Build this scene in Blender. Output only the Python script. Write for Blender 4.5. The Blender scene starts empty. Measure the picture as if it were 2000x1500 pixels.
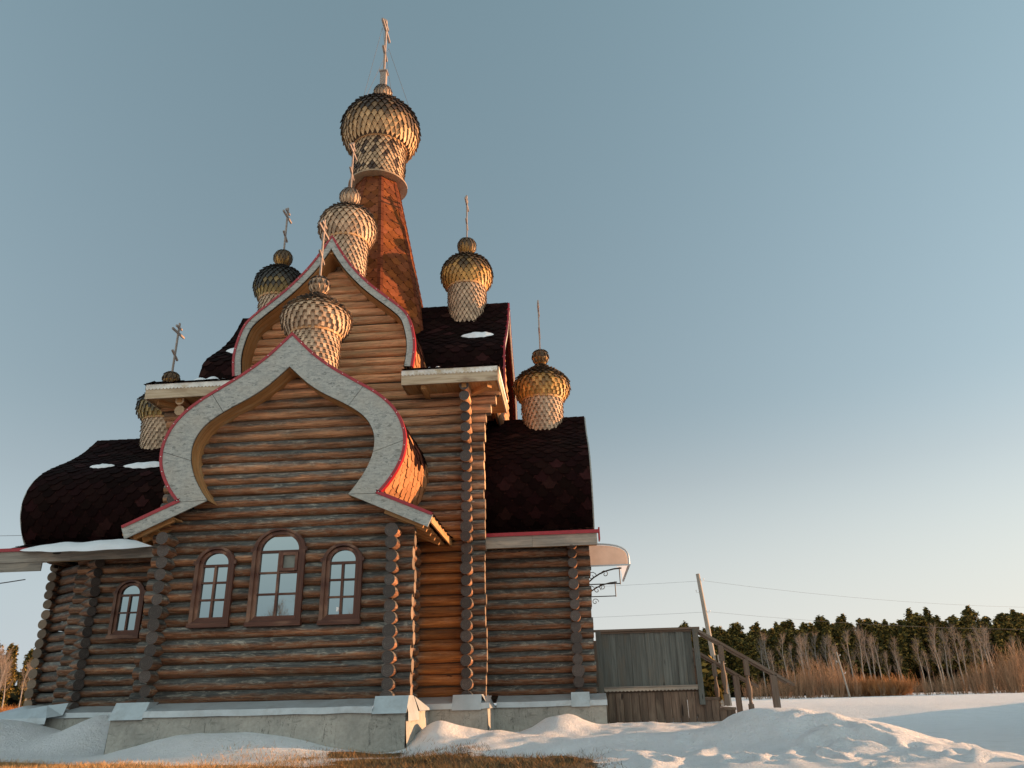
import bpy, math, random
import numpy as np
from mathutils import Vector, Matrix
R = math.radians
scene = bpy.context.scene
random.seed(7)

# ------------------------------------------------------------------ camera
PITCH, ROLL, YAW, CAMZ = R(22.3), 0.026, R(4.1), 0.75
fw = Vector((-math.sin(YAW)*math.cos(PITCH), math.cos(YAW)*math.cos(PITCH), math.sin(PITCH)))
rt = Vector((math.cos(YAW), math.sin(YAW), 0)); up = rt.cross(fw)
r2 = math.cos(ROLL)*rt - math.sin(ROLL)*up; u2 = math.sin(ROLL)*rt + math.cos(ROLL)*up
cam = bpy.data.objects.new('camera', bpy.data.cameras.new('camera'))
scene.collection.objects.link(cam)
cam.matrix_world = Matrix(((r2.x, u2.x, -fw.x, 0), (r2.y, u2.y, -fw.y, 0), (r2.z, u2.z, -fw.z, CAMZ), (0, 0, 0, 1)))
cam.data.sensor_width = 36; cam.data.lens = 27
cam.data.clip_start = 0.05; cam.data.clip_end = 9000
scene.camera = cam
scene.view_settings.view_transform = 'Standard'; scene.view_settings.look = 'None'
scene.view_settings.exposure = 1.05; scene.view_settings.gamma = 1

# ------------------------------------------------------------------ light
SUN_AZ, SUN_EL = 14.0, 6.0            # azimuth from +X towards +Y
world = bpy.data.worlds.new('World'); scene.world = world; world.use_nodes = True
wn = world.node_tree.nodes; wl = world.node_tree.links
sky = wn.new('ShaderNodeTexSky'); sky.sky_type = 'NISHITA'; sky.sun_disc = False
sky.sun_elevation = R(SUN_EL); sky.sun_rotation = R(90-SUN_AZ)
sky.air_density = 1.0; sky.dust_density = 0.4; sky.ozone_density = 3.0
hs = wn.new('ShaderNodeHueSaturation'); hs.inputs['Saturation'].default_value = 0.62
wl.new(sky.outputs[0], hs.inputs['Color'])
bg = wn['Background']; bg.inputs['Strength'].default_value = 0.138
tm = wn.new('ShaderNodeMix'); tm.data_type = 'RGBA'; tm.blend_type = 'MULTIPLY'; tm.inputs[0].default_value = 1
wl.new(hs.outputs[0], tm.inputs[6])   # white balance of the air
tcz = wn.new('ShaderNodeTexCoord'); sz = wn.new('ShaderNodeSeparateXYZ'); wl.new(tcz.outputs['Generated'], sz.inputs[0])
mz0 = wn.new('ShaderNodeMapRange'); wl.new(sz.outputs[2], mz0.inputs[0]); mz0.inputs[1].default_value = .25; mz0.inputs[2].default_value = .75
tz = wn.new('ShaderNodeMix'); tz.data_type = 'RGBA'; wl.new(mz0.outputs[0], tz.inputs[0])
tz.inputs[6].default_value = (.92, .86, .73, 1); tz.inputs[7].default_value = (1.22, 1.36, 1.12, 1); wl.new(tz.outputs[2], tm.inputs[7])
# pale haze low over the horizon, warmer towards the sun
SDv = (math.cos(R(SUN_AZ)), math.sin(R(SUN_AZ)), 0)
tc = wn.new('ShaderNodeTexCoord'); sx = wn.new('ShaderNodeSeparateXYZ'); wl.new(tc.outputs['Generated'], sx.inputs[0])
dt = wn.new('ShaderNodeVectorMath'); dt.operation = 'DOT_PRODUCT'; wl.new(tc.outputs['Generated'], dt.inputs[0]); dt.inputs[1].default_value = SDv
mr = wn.new('ShaderNodeMapRange'); wl.new(dt.outputs['Value'], mr.inputs[0]); mr.inputs[1].default_value = -.4; mr.inputs[2].default_value = .85
hc = wn.new('ShaderNodeMix'); hc.data_type = 'RGBA'; wl.new(mr.outputs[0], hc.inputs[0])
hc.inputs[6].default_value = (1.88, 2.10, 2.36, 1); hc.inputs[7].default_value = (3.15, 3.0, 2.82, 1)
mz = wn.new('ShaderNodeMapRange'); mz.interpolation_type = 'SMOOTHSTEP'; wl.new(sx.outputs[2], mz.inputs[0])
mz.inputs[1].default_value = .36; mz.inputs[2].default_value = 0; mz.inputs[3].default_value = 0; mz.inputs[4].default_value = .88
hz = wn.new('ShaderNodeMix'); hz.data_type = 'RGBA'; wl.new(mz.outputs[0], hz.inputs[0])
wl.new(tm.outputs[2], hz.inputs[6]); wl.new(hc.outputs[2], hz.inputs[7])
# the sky opposite the view is brighter: unseen fill added for the shaded front walls
mb_ = wn.new('ShaderNodeMapRange'); mb_.interpolation_type = 'SMOOTHSTEP'; wl.new(sx.outputs[1], mb_.inputs[0])
mb_.inputs[1].default_value = .15; mb_.inputs[2].default_value = -.75; mb_.inputs[3].default_value = 0; mb_.inputs[4].default_value = 1
mb2 = wn.new('ShaderNodeMapRange'); mb2.interpolation_type = 'SMOOTHSTEP'; wl.new(sx.outputs[2], mb2.inputs[0])
mb2.inputs[1].default_value = .04; mb2.inputs[2].default_value = .42
mb3 = wn.new('ShaderNodeMath'); mb3.operation = 'MULTIPLY'; wl.new(mb_.outputs[0], mb3.inputs[0]); wl.new(mb2.outputs[0], mb3.inputs[1])
bk = wn.new('ShaderNodeMix'); bk.data_type = 'RGBA'; wl.new(mb3.outputs[0], bk.inputs[0])
bk.inputs[6].default_value = (1, 1, 1, 1); bk.inputs[7].default_value = (3.5, 2.9, 2.4, 1)
mu = wn.new('ShaderNodeMix'); mu.data_type = 'RGBA'; mu.blend_type = 'MULTIPLY'; mu.inputs[0].default_value = 1
wl.new(hz.outputs[2], mu.inputs[6]); wl.new(bk.outputs[2], mu.inputs[7]); wl.new(mu.outputs[2], bg.inputs['Color'])
sun = bpy.data.objects.new('sun', bpy.data.lights.new('sun', 'SUN'))
scene.collection.objects.link(sun)
sun.data.energy = 5.0; sun.data.angle = R(0.5); sun.data.color = (1.0, 0.53, 0.26)
sd = Vector((math.cos(R(SUN_AZ))*math.cos(R(SUN_EL)), math.sin(R(SUN_AZ))*math.cos(R(SUN_EL)), math.sin(R(SUN_EL))))
sun.rotation_euler = sd.to_track_quat('Z', 'Y').to_euler()

# ------------------------------------------------------------------ helpers
COL = scene.collection
class MB:
    """collects faces of ONE mesh: positions, uv, colour attribute, material slot"""
    def __init__(s): s.v = []; s.f = []; s.uv = []; s.c = []; s.m = []; s.sm = []
    def face(s, pts, uvs=None, col=(.5, .5, 0, 1), mat=0, smooth=False):
        i = len(s.v); s.v.extend([tuple(p) for p in pts]); n = len(pts)
        s.f.append(tuple(range(i, i+n))); s.uv.extend(uvs if uvs else [(p[0]+p[1]*.37, p[2]) for p in pts])
        s.c.extend([col]*n); s.m.append(mat); s.sm.append(smooth)
    def grid(s, P, UV=None, col=(.5, .5, 0, 1), mat=0, smooth=True, wrap=False):
        """P[i][j] points share vertices"""
        i0 = len(s.v); a = len(P); b = len(P[0])
        for row in P: s.v.extend([tuple(p) for p in row])
        for i in range(a-1):
            for j in range(b if wrap else b-1):
                j2 = (j+1) % b
                s.f.append((i0+i*b+j, i0+(i+1)*b+j, i0+(i+1)*b+j2, i0+i*b+j2))
                if UV:
                    jj = j+1
                    s.uv.extend([UV(i, j), UV(i+1, j), UV(i+1, jj), UV(i, jj)])
                else: s.uv.extend([(0, 0)]*4)
                s.c.extend([col]*4); s.m.append(mat); s.sm.append(smooth)
    def box(s, c, d, mat=0, col=(.5, .5, 0, 1), rot=None, jit=0):
        """box centre c, full size d; uv runs along the longest edge; rot = 3x3 Matrix"""
        x, y, z = d[0]/2, d[1]/2, d[2]/2
        V = [Vector((a*x, b*y, e*z)) for a in (-1, 1) for b in (-1, 1) for e in (-1, 1)]
        ln = max(range(3), key=lambda k: d[k])
        ou = random.random()*50; ov = random.random()*50
        for q in ((0, 1, 3, 2), (4, 6, 7, 5), (0, 4, 5, 1), (2, 3, 7, 6), (0, 2, 6, 4), (1, 5, 7, 3)):
            pts = [V[k] for k in q]
            uv = []
            for p in pts:
                o = [p[k] for k in range(3) if k != ln]
                uv.append((p[ln]+ou, o[0]+o[1]+ov))
            w = [(rot @ p if rot else p)+Vector(c) for p in pts]
            s.face(w, uv, col, mat)
    def beam(s, a, b, w, h, mat=0, col=(.5, .5, 0, 1), upv=(0, 0, 1)):
        a = Vector(a); b = Vector(b); d = b-a; L = d.length; x = d/L
        y = Vector(upv).cross(x)
        if y.length < 1e-4: y = Vector((1, 0, 0)).cross(x)
        y.normalize(); z = x.cross(y)
        rot = Matrix((x, y, z)).transposed()
        s.box((a+b)/2, (L, w, h), mat, col, rot)
    def tube(s, pts, rad, n=8, mat=0, col=(.5, .5, 0, 1), cap=True, smooth=True):
        pts = [Vector(p) for p in pts]
        if not hasattr(rad, '__len__'): rad = [rad]*len(pts)
        rings = []; prev = None
        for i, p in enumerate(pts):
            t = (pts[min(i+1, len(pts)-1)]-pts[max(i-1, 0)]).normalized()
            if prev is None:
                a = Vector((0, 0, 1)) if abs(t.z) < .9 else Vector((1, 0, 0))
                prev = t.cross(a).normalized()
            x = (prev - t*prev.dot(t)).normalized(); prev = x; y = t.cross(x)
            rings.append([p+(x*math.cos(2*math.pi*k/n)+y*math.sin(2*math.pi*k/n))*rad[i] for k in range(n)])
        L = [0]
        for i in range(1, len(pts)): L.append(L[-1]+(pts[i]-pts[i-1]).length)
        ou = random.random()*40
        s.grid(rings, lambda i, j: (L[i]+ou, j*2*math.pi*rad[0]/n), col, mat, smooth, True)
        if cap:
            s.face(list(reversed(rings[0])), None, col, mat); s.face(rings[-1], None, col, mat)
    def build(s, name, mats, parent=None, loc=None):
        me = bpy.data.meshes.new(name)
        base = Vector(parent_loc(parent)) if parent is not None else Vector((0, 0, 0))
        if loc is not None: base = base+Vector(loc)
        v = [(p[0]-base.x, p[1]-base.y, p[2]-base.z) for p in s.v]
        me.from_pydata(v, [], s.f)
        uvl = me.uv_layers.new(name='UVMap')
        uvl.data.foreach_set('uv', np.array(s.uv, dtype=np.float32).ravel())
        ca = me.color_attributes.new('tint', 'FLOAT_COLOR', 'CORNER')
        ca.data.foreach_set('color', np.array(s.c, dtype=np.float32).ravel())
        for m in (mats if isinstance(mats, (list, tuple)) else [mats]): me.materials.append(m)
        me.polygons.foreach_set('material_index', s.m)
        me.polygons.foreach_set('use_smooth', s.sm)
        me.update()
        o = bpy.data.objects.new(name, me); COL.objects.link(o)
        if parent is not None: o.parent = parent
        if loc is not None: o.location = loc
        return o
def parent_loc(p):
    l = Vector((0, 0, 0))
    while p is not None: l = l+p.location; p = p.parent
    return l
def tag(o, label=None, cat=None, group=None, kind=None):
    if label: o['label'] = label
    if cat: o['category'] = cat
    if group: o['group'] = group
    if kind: o['kind'] = kind
    return o
def empty(name, loc, label, cat, group=None):
    o = bpy.data.objects.new(name, None); COL.objects.link(o); o.location = loc
    o.empty_display_size = .3
    return tag(o, label, cat, group)
def copy_tree(o, parent=None):
    c = o.copy(); COL.objects.link(c)
    if parent is not None: c.parent = parent
    for ch in list(o.children): copy_tree(ch, c)
    return c

# ------------------------------------------------------------------ materials
def newmat(name):
    m = bpy.data.materials.new(name); m.use_nodes = True
    return m, m.node_tree, m.node_tree.nodes['Principled BSDF']
class NT:
    def __init__(s, nt): s.nt = nt; s.n = nt.nodes; s.l = nt.links
    def node(s, t, **k):
        n = s.n.new(t)
        for a, b in k.items(): setattr(n, a, b)
        return n
    def put(s, sock, val):
        if isinstance(val, bpy.types.NodeSocket): s.l.new(val, sock)
        elif isinstance(val, (tuple, list)) and len(val) == 3 and sock.type == 'RGBA': sock.default_value = (*val, 1)
        else: sock.default_value = val
    def mix(s, f, a, b, blend='MIX'):
        n = s.node('ShaderNodeMix', data_type='RGBA', blend_type=blend)
        s.put(n.inputs[0], f); s.put(n.inputs[6], a); s.put(n.inputs[7], b); return n.outputs[2]
    def math(s, op, a, b=0.0, c=0.0, clamp=False):
        n = s.node('ShaderNodeMath', operation=op, use_clamp=clamp)
        s.put(n.inputs[0], a); s.put(n.inputs[1], b); s.put(n.inputs[2], c); return n.outputs[0]
    def remap(s, v, a, b, c=0.0, d=1.0):
        n = s.node('ShaderNodeMapRange'); s.put(n.inputs[0], v)
        for i, q in enumerate((a, b, c, d)): n.inputs[1+i].default_value = q
        return n.outputs[0]
    def noise(s, vec, scale, detail=4, rough=.55, mscale=None, dist=0.0):
        if mscale:
            mp = s.node('ShaderNodeMapping'); mp.inputs['Scale'].default_value = mscale
            s.l.new(vec, mp.inputs['Vector']); vec = mp.outputs[0]
        n = s.node('ShaderNodeTexNoise'); n.inputs['Scale'].default_value = scale
        n.inputs['Detail'].default_value = detail; n.inputs['Roughness'].default_value = rough
        n.inputs['Distortion'].default_value = dist
        s.l.new(vec, n.inputs['Vector']); return n.outputs['Fac']
    def attr(s):
        a = s.node('ShaderNodeAttribute', attribute_name='tint')
        sp = s.node('ShaderNodeSeparateColor'); s.l.new(a.outputs['Color'], sp.inputs[0])
        return a.outputs['Color'], sp.outputs[0], sp.outputs[1], sp.outputs[2]
    def uv(s): return s.node('ShaderNodeUVMap', uv_map='UVMap').outputs[0]
    def obj(s): return s.node('ShaderNodeTexCoord').outputs['Object']
    def bump(s, h, strength, dist, bsdf):
        b = s.node('ShaderNodeBump'); b.inputs['Strength'].default_value = strength
        b.inputs['Distance'].default_value = dist
        s.l.new(h, b.inputs['Height']); s.l.new(b.outputs[0], bsdf.inputs['Normal'])

def mat_log():
    m, nt, b = newmat('log_wood'); t = NT(nt)
    uv = t.uv(); _, rnd, wea, _b = t.attr()
    grain = t.noise(uv, 1, 8, .7, (2.0, 30, 1), .5)
    fine = t.noise(uv, 1, 5, .7, (4, 120, 1))
    patch = t.noise(uv, 1, 6, .68, (1.1, 4.6, 1), 1.0)
    blot = t.noise(uv, 1, 6, .72, (3.6, 13, 1), 1.2)
    knot = t.noise(uv, 1, 2, .5, (3.4, 8, 1), .4)
    fresh = t.mix(t.remap(grain, .36, .66), (.82, .45, .25), (.52, .21, .085))
    fresh = t.mix(t.remap(patch, .45, .75), fresh, (.50, .34, .18))
    brown = t.mix(t.remap(grain, .36, .66), (.42, .19, .095), (.105, .040, .021))
    brown = t.mix(t.remap(blot, .5, .66), brown, (.36, .26, .18))
    brown = t.mix(t.remap(blot, .30, .42, .6, 0), brown, (.07, .030, .018))
    fresh = t.mix(t.remap(blot, .30, .44, .55, 0), fresh, (.40, .15, .045))
    w1 = t.remap(t.math('ADD', wea, t.math('MULTIPLY', t.math('SUBTRACT', patch, .5), .9)), .25, .8)
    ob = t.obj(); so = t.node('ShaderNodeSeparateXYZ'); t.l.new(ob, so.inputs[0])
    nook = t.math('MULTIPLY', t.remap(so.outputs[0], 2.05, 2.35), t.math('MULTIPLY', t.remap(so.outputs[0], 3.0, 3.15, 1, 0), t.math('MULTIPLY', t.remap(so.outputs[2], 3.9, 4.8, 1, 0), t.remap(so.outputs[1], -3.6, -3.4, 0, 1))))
    nook = t.math('MULTIPLY', nook, t.remap(so.outputs[1], -3.0, -2.8, 1, 0))      # sheltered inner corner: less grey, bounced sunlight painted in as orange
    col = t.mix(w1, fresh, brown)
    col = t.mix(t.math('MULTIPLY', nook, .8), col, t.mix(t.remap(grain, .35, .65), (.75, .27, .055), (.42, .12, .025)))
    geo = t.node('ShaderNodeNewGeometry'); sp = t.node('ShaderNodeSeparateXYZ'); t.l.new(geo.outputs['Normal'], sp.inputs[0])
    topm = t.remap(t.math('ADD', sp.outputs[2], t.math('MULTIPLY', t.math('SUBTRACT', patch, .5), 1.5)), -.22, .30)
    gy = t.mix(t.remap(grain, .36, .66), (.16, .165, .155), (.050, .052, .052))
    gy = t.mix(t.remap(blot, .52, .66), gy, (.40, .37, .31))
    gy = t.mix(t.remap(blot, .34, .44, .7, 0), gy, (.035, .036, .036))
    gm = t.math('MULTIPLY', topm, t.remap(t.math('ADD', wea, t.math('MULTIPLY', t.math('SUBTRACT', grain, .5), .5)), .05, .7), clamp=True)
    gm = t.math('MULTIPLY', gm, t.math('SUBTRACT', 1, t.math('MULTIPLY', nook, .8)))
    col = t.mix(gm, col, gy)
    col = t.mix(t.remap(knot, .73, .77), col, (.06, .03, .018))
    crack = t.noise(uv, 1, 3, .5, (.5, 34, 1), .4)
    cm = t.remap(t.math('ABSOLUTE', t.math('SUBTRACT', crack, .5)), .0, .008, 1, 0)
    col = t.mix(t.math('MULTIPLY', cm, .75), col, (.02, .012, .01))
    stk = t.noise(uv, 1, 5, .6, (.6, 8, 1), .8)
    v = t.math('MULTIPLY', t.math('MULTIPLY', t.remap(rnd, 0, 1, .72, 1.22), t.remap(wea, .1, 1, 1.12, .78)), t.remap(stk, .34, .66, 1.25, .62))
    hv = t.node('ShaderNodeHueSaturation'); t.put(hv.inputs['Value'], v); t.put(hv.inputs['Color'], col)
    t.l.new(hv.outputs[0], b.inputs['Base Color']); b.inputs['Roughness'].default_value = .62
    b.inputs['Specular IOR Level'].default_value = .3
    streak = t.noise(uv, 1, 4, .6, (.7, 9, 1), .6)
    h = t.math('ADD', t.math('MULTIPLY', grain, 1.0), t.math('SUBTRACT', t.math('MULTIPLY', fine, .4), t.math('MULTIPLY', cm, .9)))
    h = t.math('ADD', h, t.math('MULTIPLY', blot, .9))
    t.bump(h, .8, .016, b)
    return m
def mat_end():
    m, nt, b = newmat('log_end_grain'); t = NT(nt)
    uv = t.uv(); _, rnd, wea, _b = t.attr()
    ln = t.node('ShaderNodeVectorMath', operation='LENGTH'); t.l.new(uv, ln.inputs[0])
    wob = t.noise(uv, 2.5, 3)
    ring = t.math('SINE', t.math('MULTIPLY', t.math('ADD', ln.outputs['Value'], t.math('MULTIPLY', wob, .18)), 48))
    dark = t.mix(t.remap(ring, -1, 1), (.050, .040, .036), (.082, .066, .060))
    lite = t.mix(t.remap(ring, -1, 1), (.46, .31, .18), (.56, .40, .25))
    col = t.mix(wea, lite, dark)
    col = t.mix(t.remap(t.noise(uv, 5, 3), .55, .72), col, t.mix(.5, col, (.16, .14, .12)))
    sx = t.node('ShaderNodeSeparateXYZ'); t.l.new(uv, sx.inputs[0])
    ang = t.node('ShaderNodeMath', operation='ARCTAN2'); t.l.new(sx.outputs[1], ang.inputs[0]); t.l.new(sx.outputs[0], ang.inputs[1])
    a2 = t.math('ABSOLUTE', t.math('SINE', t.math('ADD', t.math('MULTIPLY', ang.outputs[0], 1.5), t.math('ADD', t.math('MULTIPLY', rnd, 9), t.math('MULTIPLY', wob, 1.2)))))
    cm = t.remap(a2, .0, .055, 1, 0)
    col = t.mix(t.math('MULTIPLY', cm, .7), col, (.015, .01, .008))
    hv = t.node('ShaderNodeHueSaturation'); t.put(hv.inputs['Value'], t.remap(rnd, 0, 1, .7, 1.35)); t.put(hv.inputs['Color'], col)
    t.l.new(hv.outputs[0], b.inputs['Base Color']); b.inputs['Roughness'].default_value = .8
    t.bump(t.math('SUBTRACT', t.math('MULTIPLY', ring, .15), cm), .6, .01, b)
    return m
def mat_plank(name, a, bcol, patchcol, rough=.7, scale=1.0, tintmix=True):
    m, nt, b = newmat(name); t = NT(nt)
    uv = t.uv(); _, rnd, wea, _b = t.attr()
    grain = t.noise(uv, 1, 6, .65, (1.2*scale, 30*scale, 1), .4)
    patch = t.noise(uv, 1, 4, .6, (.9, 3, 1), .8)
    knot = t.noise(uv, 1, 1, .5, (2.2, 8, 1))
    col = t.mix(t.remap(grain, .3, .7), a, bcol)
    col = t.mix(t.remap(patch, .5, .72), col, patchcol)
    col = t.mix(t.remap(knot, .74, .78), col, tuple(x*.3 for x in bcol))
    hv = t.node('ShaderNodeHueSaturation'); t.put(hv.inputs['Value'], t.remap(rnd, 0, 1, .65, 1.3)); t.put(hv.inputs['Color'], col)
    t.l.new(hv.outputs[0], b.inputs['Base Color']); b.inputs['Roughness'].default_value = rough
    b.inputs['Specular IOR Level'].default_value = .25
    t.bump(grain, .5, .008, b)
    return m
def mat_tinted(name, rough=.7, nscale=14, amt=.5, spec=.3, bump=.35):
    """colour comes from the tint attribute, varied by noise"""
    m, nt, b = newmat(name); t = NT(nt)
    c, *_ = t.attr(); o = t.obj(); n = t.noise(o, nscale, 5, .7)
    n2 = t.noise(o, nscale*.12, 3)
    hv = t.node('ShaderNodeHueSaturation'); t.put(hv.inputs['Color'], c)
    t.put(hv.inputs['Value'], t.math('MULTIPLY', t.remap(n, .25, .75, 1-amt, 1+amt), t.remap(n2, .3, .7, .85, 1.15)))
    t.l.new(hv.outputs[0], b.inputs['Base Color']); b.inputs['Roughness'].default_value = rough
    b.inputs['Specular IOR Level'].default_value = spec
    t.bump(n, bump, .01, b)
    return m
def mat_simple(name, col, rough=.5, metal=0, nscale=6, var=.25, spec=.5, bump=.15, dirt=None):
    m, nt, b = newmat(name); t = NT(nt); o = t.obj(); n = t.noise(o, nscale, 5, .6)
    c = t.mix(t.remap(n, .3, .7), tuple(x*(1-var) for x in col), tuple(min(1, x*(1+var)) for x in col))
    if dirt: c = t.mix(t.remap(t.noise(o, nscale*.35, 6, .75), .52, .68), c, dirt)
    t.l.new(c, b.inputs['Base Color']); b.inputs['Roughness'].default_value = rough; b.inputs['Metallic'].default_value = metal
    b.inputs['Specular IOR Level'].default_value = spec
    t.bump(n, bump, .01, b)
    return m
def mat_osb():
    m, nt, b = newmat('grey_strand_board'); t = NT(nt); o = t.obj()
    def flakes(ang, sc):
        mp = t.node('ShaderNodeMapping'); mp.inputs['Rotation'].default_value = (0, R(ang), 0); mp.inputs['Scale'].default_value = (1, 1, 3.2)
        t.l.new(o, mp.inputs['Vector'])
        v = t.node('ShaderNodeTexVoronoi'); v.inputs['Scale'].default_value = sc; t.l.new(mp.outputs[0], v.inputs['Vector'])
        s = t.node('ShaderNodeSeparateColor'); t.l.new(v.outputs['Color'], s.inputs[0]); return s.outputs[0]
    f1 = flakes(35, 9); f2 = flakes(-50, 12); f3 = t.noise(o, 2.2, 4)
    sel = t.remap(t.noise(o, 11, 2), .45, .55)
    f = t.node('ShaderNodeMix', data_type='FLOAT'); t.put(f.inputs[0], sel); t.l.new(f1, f.inputs[2]); t.l.new(f2, f.inputs[3])
    f = f.outputs[0]
    col = t.mix(t.remap(f, .1, .9), (.28, .295, .285), (.42, .425, .40))
    col = t.mix(t.remap(f, .02, .10, .5, 0), col, (.07, .075, .07))
    strk = t.noise(o, 7, 4, .7, None, 2.2)
    sm = t.remap(t.math('ABSOLUTE', t.math('SUBTRACT', strk, .5)), .0, .018, 1, 0)
    col = t.mix(t.math('MULTIPLY', sm, .55), col, (.10, .11, .105))
    col = t.mix(t.remap(f3, .45, .7, 0, .35), col, (.40, .36, .30))
    t.l.new(col, b.inputs['Base Color']); b.inputs['Roughness'].default_value = .8
    t.bump(f, .3, .006, b)
    return m
def mat_concrete():
    m, nt, b = newmat('old_concrete'); t = NT(nt); o = t.obj()
    n1 = t.noise(o, 1.1, 7, .7); n2 = t.noise(o, 16, 6, .7); n3 = t.noise(o, 3, 6, .65, (1, 1, 2.6), 1.0)
    c = t.mix(t.remap(n1, .38, .62), (.42, .41, .37), (.30, .30, .275))
    c = t.mix(t.remap(n3, .57, .70, 0, .75), c, (.13, .135, .12))
    c = t.mix(t.remap(n2, .35, .7, 0, .4), c, (.15, .14, .12))
    sp = t.node('ShaderNodeSeparateXYZ'); t.l.new(o, sp.inputs[0])
    cr = t.noise(o, 1.6, 5, .6, (3.5, 3.5, .5), .8)
    cm = t.remap(t.math('ABSOLUTE', t.math('SUBTRACT', cr, .42)), 0, .004, 1, 0)
    c = t.mix(cm, c, (.02, .02, .02))
    t.l.new(c, b.inputs['Base Color']); b.inputs['Roughness'].default_value = .9
    t.bump(t.math('SUBTRACT', n2, cm), .6, .012, b)
    return m
def mat_ground():
    m, nt, b = newmat('snow_and_grass'); t = NT(nt); o = t.obj(); _, sn, wet, _b = t.attr()
    n = t.noise(o, 2.4, 8, .72); n2 = t.noise(o, 26, 4, .6); n3 = t.noise(o, 7, 7, .7)
    grass = t.mix(t.remap(n3, .3, .7), (.40, .22, .085), (.07, .045, .022))
    grass = t.mix(t.remap(n2, .4, .7), grass, (.50, .28, .11))
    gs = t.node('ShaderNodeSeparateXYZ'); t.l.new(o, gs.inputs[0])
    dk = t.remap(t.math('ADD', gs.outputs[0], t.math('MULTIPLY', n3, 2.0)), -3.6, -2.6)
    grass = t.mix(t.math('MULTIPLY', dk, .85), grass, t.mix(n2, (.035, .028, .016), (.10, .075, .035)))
    snow = t.mix(t.remap(n, .3, .7), (.88, .88, .90), (.80, .81, .83))
    snow = t.mix(t.remap(t.noise(o, 40, 4), .66, .72, 0, .8), snow, (.25, .2, .15))
    snow = t.mix(t.remap(t.noise(o, 1.1, 8, .75), .52, .70, 0, .22), snow, (.55, .53, .51))
    dirty = t.remap(t.math('ADD', wet, t.math('SUBTRACT', n3, .5)), .55, .95)
    snow = t.mix(dirty, snow, (.33, .33, .33))
    e = t.math('ADD', sn, t.math('MULTIPLY', t.math('SUBTRACT', t.noise(o, 3.2, 9, .75), .5), 1.1))
    f = t.remap(e, .47, .53)
    c = t.mix(f, grass, snow)
    t.l.new(c, b.inputs['Base Color']); b.inputs['Roughness'].default_value = .75
    b.inputs['Specular IOR Level'].default_value = .25
    t.l.new(t.math('MULTIPLY', f, .15), b.inputs['Subsurface Weight']); b.inputs['Subsurface Radius'].default_value = (.05, .06, .08)
    h = t.math('ADD', t.math('MULTIPLY', n3, .8), t.math('ADD', t.math('MULTIPLY', n2, .35), t.math('MULTIPLY', f, 1.2)))
    h = t.math('ADD', h, t.math('MULTIPLY', t.noise(o, 13, 6, .8), .9))
    t.bump(h, 1.0, .07, b)
    return m
def mat_snow():
    m, nt, b = newmat('snow'); t = NT(nt); o = t.obj(); n = t.noise(o, 9, 6, .65)
    t.l.new(t.mix(n, (.82, .84, .87), (.72, .75, .80)), b.inputs['Base Color']); b.inputs['Roughness'].default_value = .7
    t.bump(n, .5, .03, b)
    return m
def mat_glass():
    m, nt, b = newmat('window_glass'); t = NT(nt); o = t.obj()
    b.inputs['Base Color'].default_value = (.31, .38, .40, 1); b.inputs['Metallic'].default_value = 1
    b.inputs['Roughness'].default_value = .015
    t.bump(t.noise(o, 1.4, 2), .03, .02, b)
    return m
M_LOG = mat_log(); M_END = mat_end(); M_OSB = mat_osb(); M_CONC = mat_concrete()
M_TOW = mat_simple('caulking_tow', (.06, .04, .025), .95)
M_FRESH = mat_plank('fresh_planks', (.52, .32, .15), (.32, .17, .07), (.45, .36, .24))
M_SOFF = mat_plank('warm_lining_planks', (.46, .25, .10), (.26, .12, .045), (.40, .27, .14))
M_GREYB = mat_plank('weathered_board', (.30, .27, .23), (.14, .125, .11), (.36, .30, .24))
M_PORCH = mat_plank('porch_planks', (.13, .14, .13), (.055, .058, .054), (.115, .10, .08))
M_PORCHB = mat_plank('porch_skirt_planks', (.16, .11, .08), (.05, .034, .025), (.20, .15, .11))
M_RAIL = mat_plank('stair_rail_wood', (.17, .125, .095), (.08, .052, .038), (.14, .12, .10))
M_WHITE = mat_simple('white_painted_board', (.72, .70, .66), .6, dirt=(.42, .30, .14), nscale=4)
M_PALEB = mat_plank('pale_weathered_board', (.56, .46, .34), (.36, .27, .17), (.20, .12, .07))
M_FRAME = mat_plank('stained_window_wood', (.13, .052, .034), (.045, .017, .012), (.24, .13, .085), .45)
M_RED = mat_simple('red_painted_metal', (.30, .008, .018), .4, nscale=9, var=.15, bump=.05)
M_METAL = mat_simple('galvanised_flashing', (.42, .47, .50), .42, .35, nscale=3, var=.12, dirt=(.33, .35, .36))
M_TILE = mat_tinted('roof_shingles', .9, 60, .35, .06, .5)
M_WOODT = mat_tinted('aspen_shingles', .55, 30, .35, .45, .3)
M_CROSS = mat_simple('cross_wood', (.25, .20, .17), .6, nscale=12)
M_SNOW = mat_snow(); M_GLASS = mat_glass(); M_GROUND = mat_ground()
M_DARK = mat_simple('black_ironwork', (.02, .02, .02), .5)
M_POLY = mat_simple('canopy_sheet', (.52, .43, .38), .35, nscale=5, dirt=(.42, .34, .30))
M_PAPER = mat_simple('paper', (.85, .85, .85), .8)
M_POLE = mat_plank('pole_wood', (.36, .32, .28), (.20, .17, .14), (.30, .27, .24))
M_BARK = mat_simple('pine_bark', (.10, .055, .035), .9, nscale=5, var=.4)
M_BIRCH = mat_simple('birch_bark', (.23, .20, .17), .8, nscale=3, var=.3, dirt=(.08, .07, .06))
M_NEEDLE = mat_tinted('pine_needles', .8, 3, .35, .1, 0)
M_TWIG = mat_tinted('shrub_twigs', .8, 2, .3, .1, 0)
M_STRAW = mat_tinted('dry_grass', .8, 2, .3, .1, 0)
M_WIRE = mat_simple('wire', (.10, .10, .11), .5)

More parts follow.
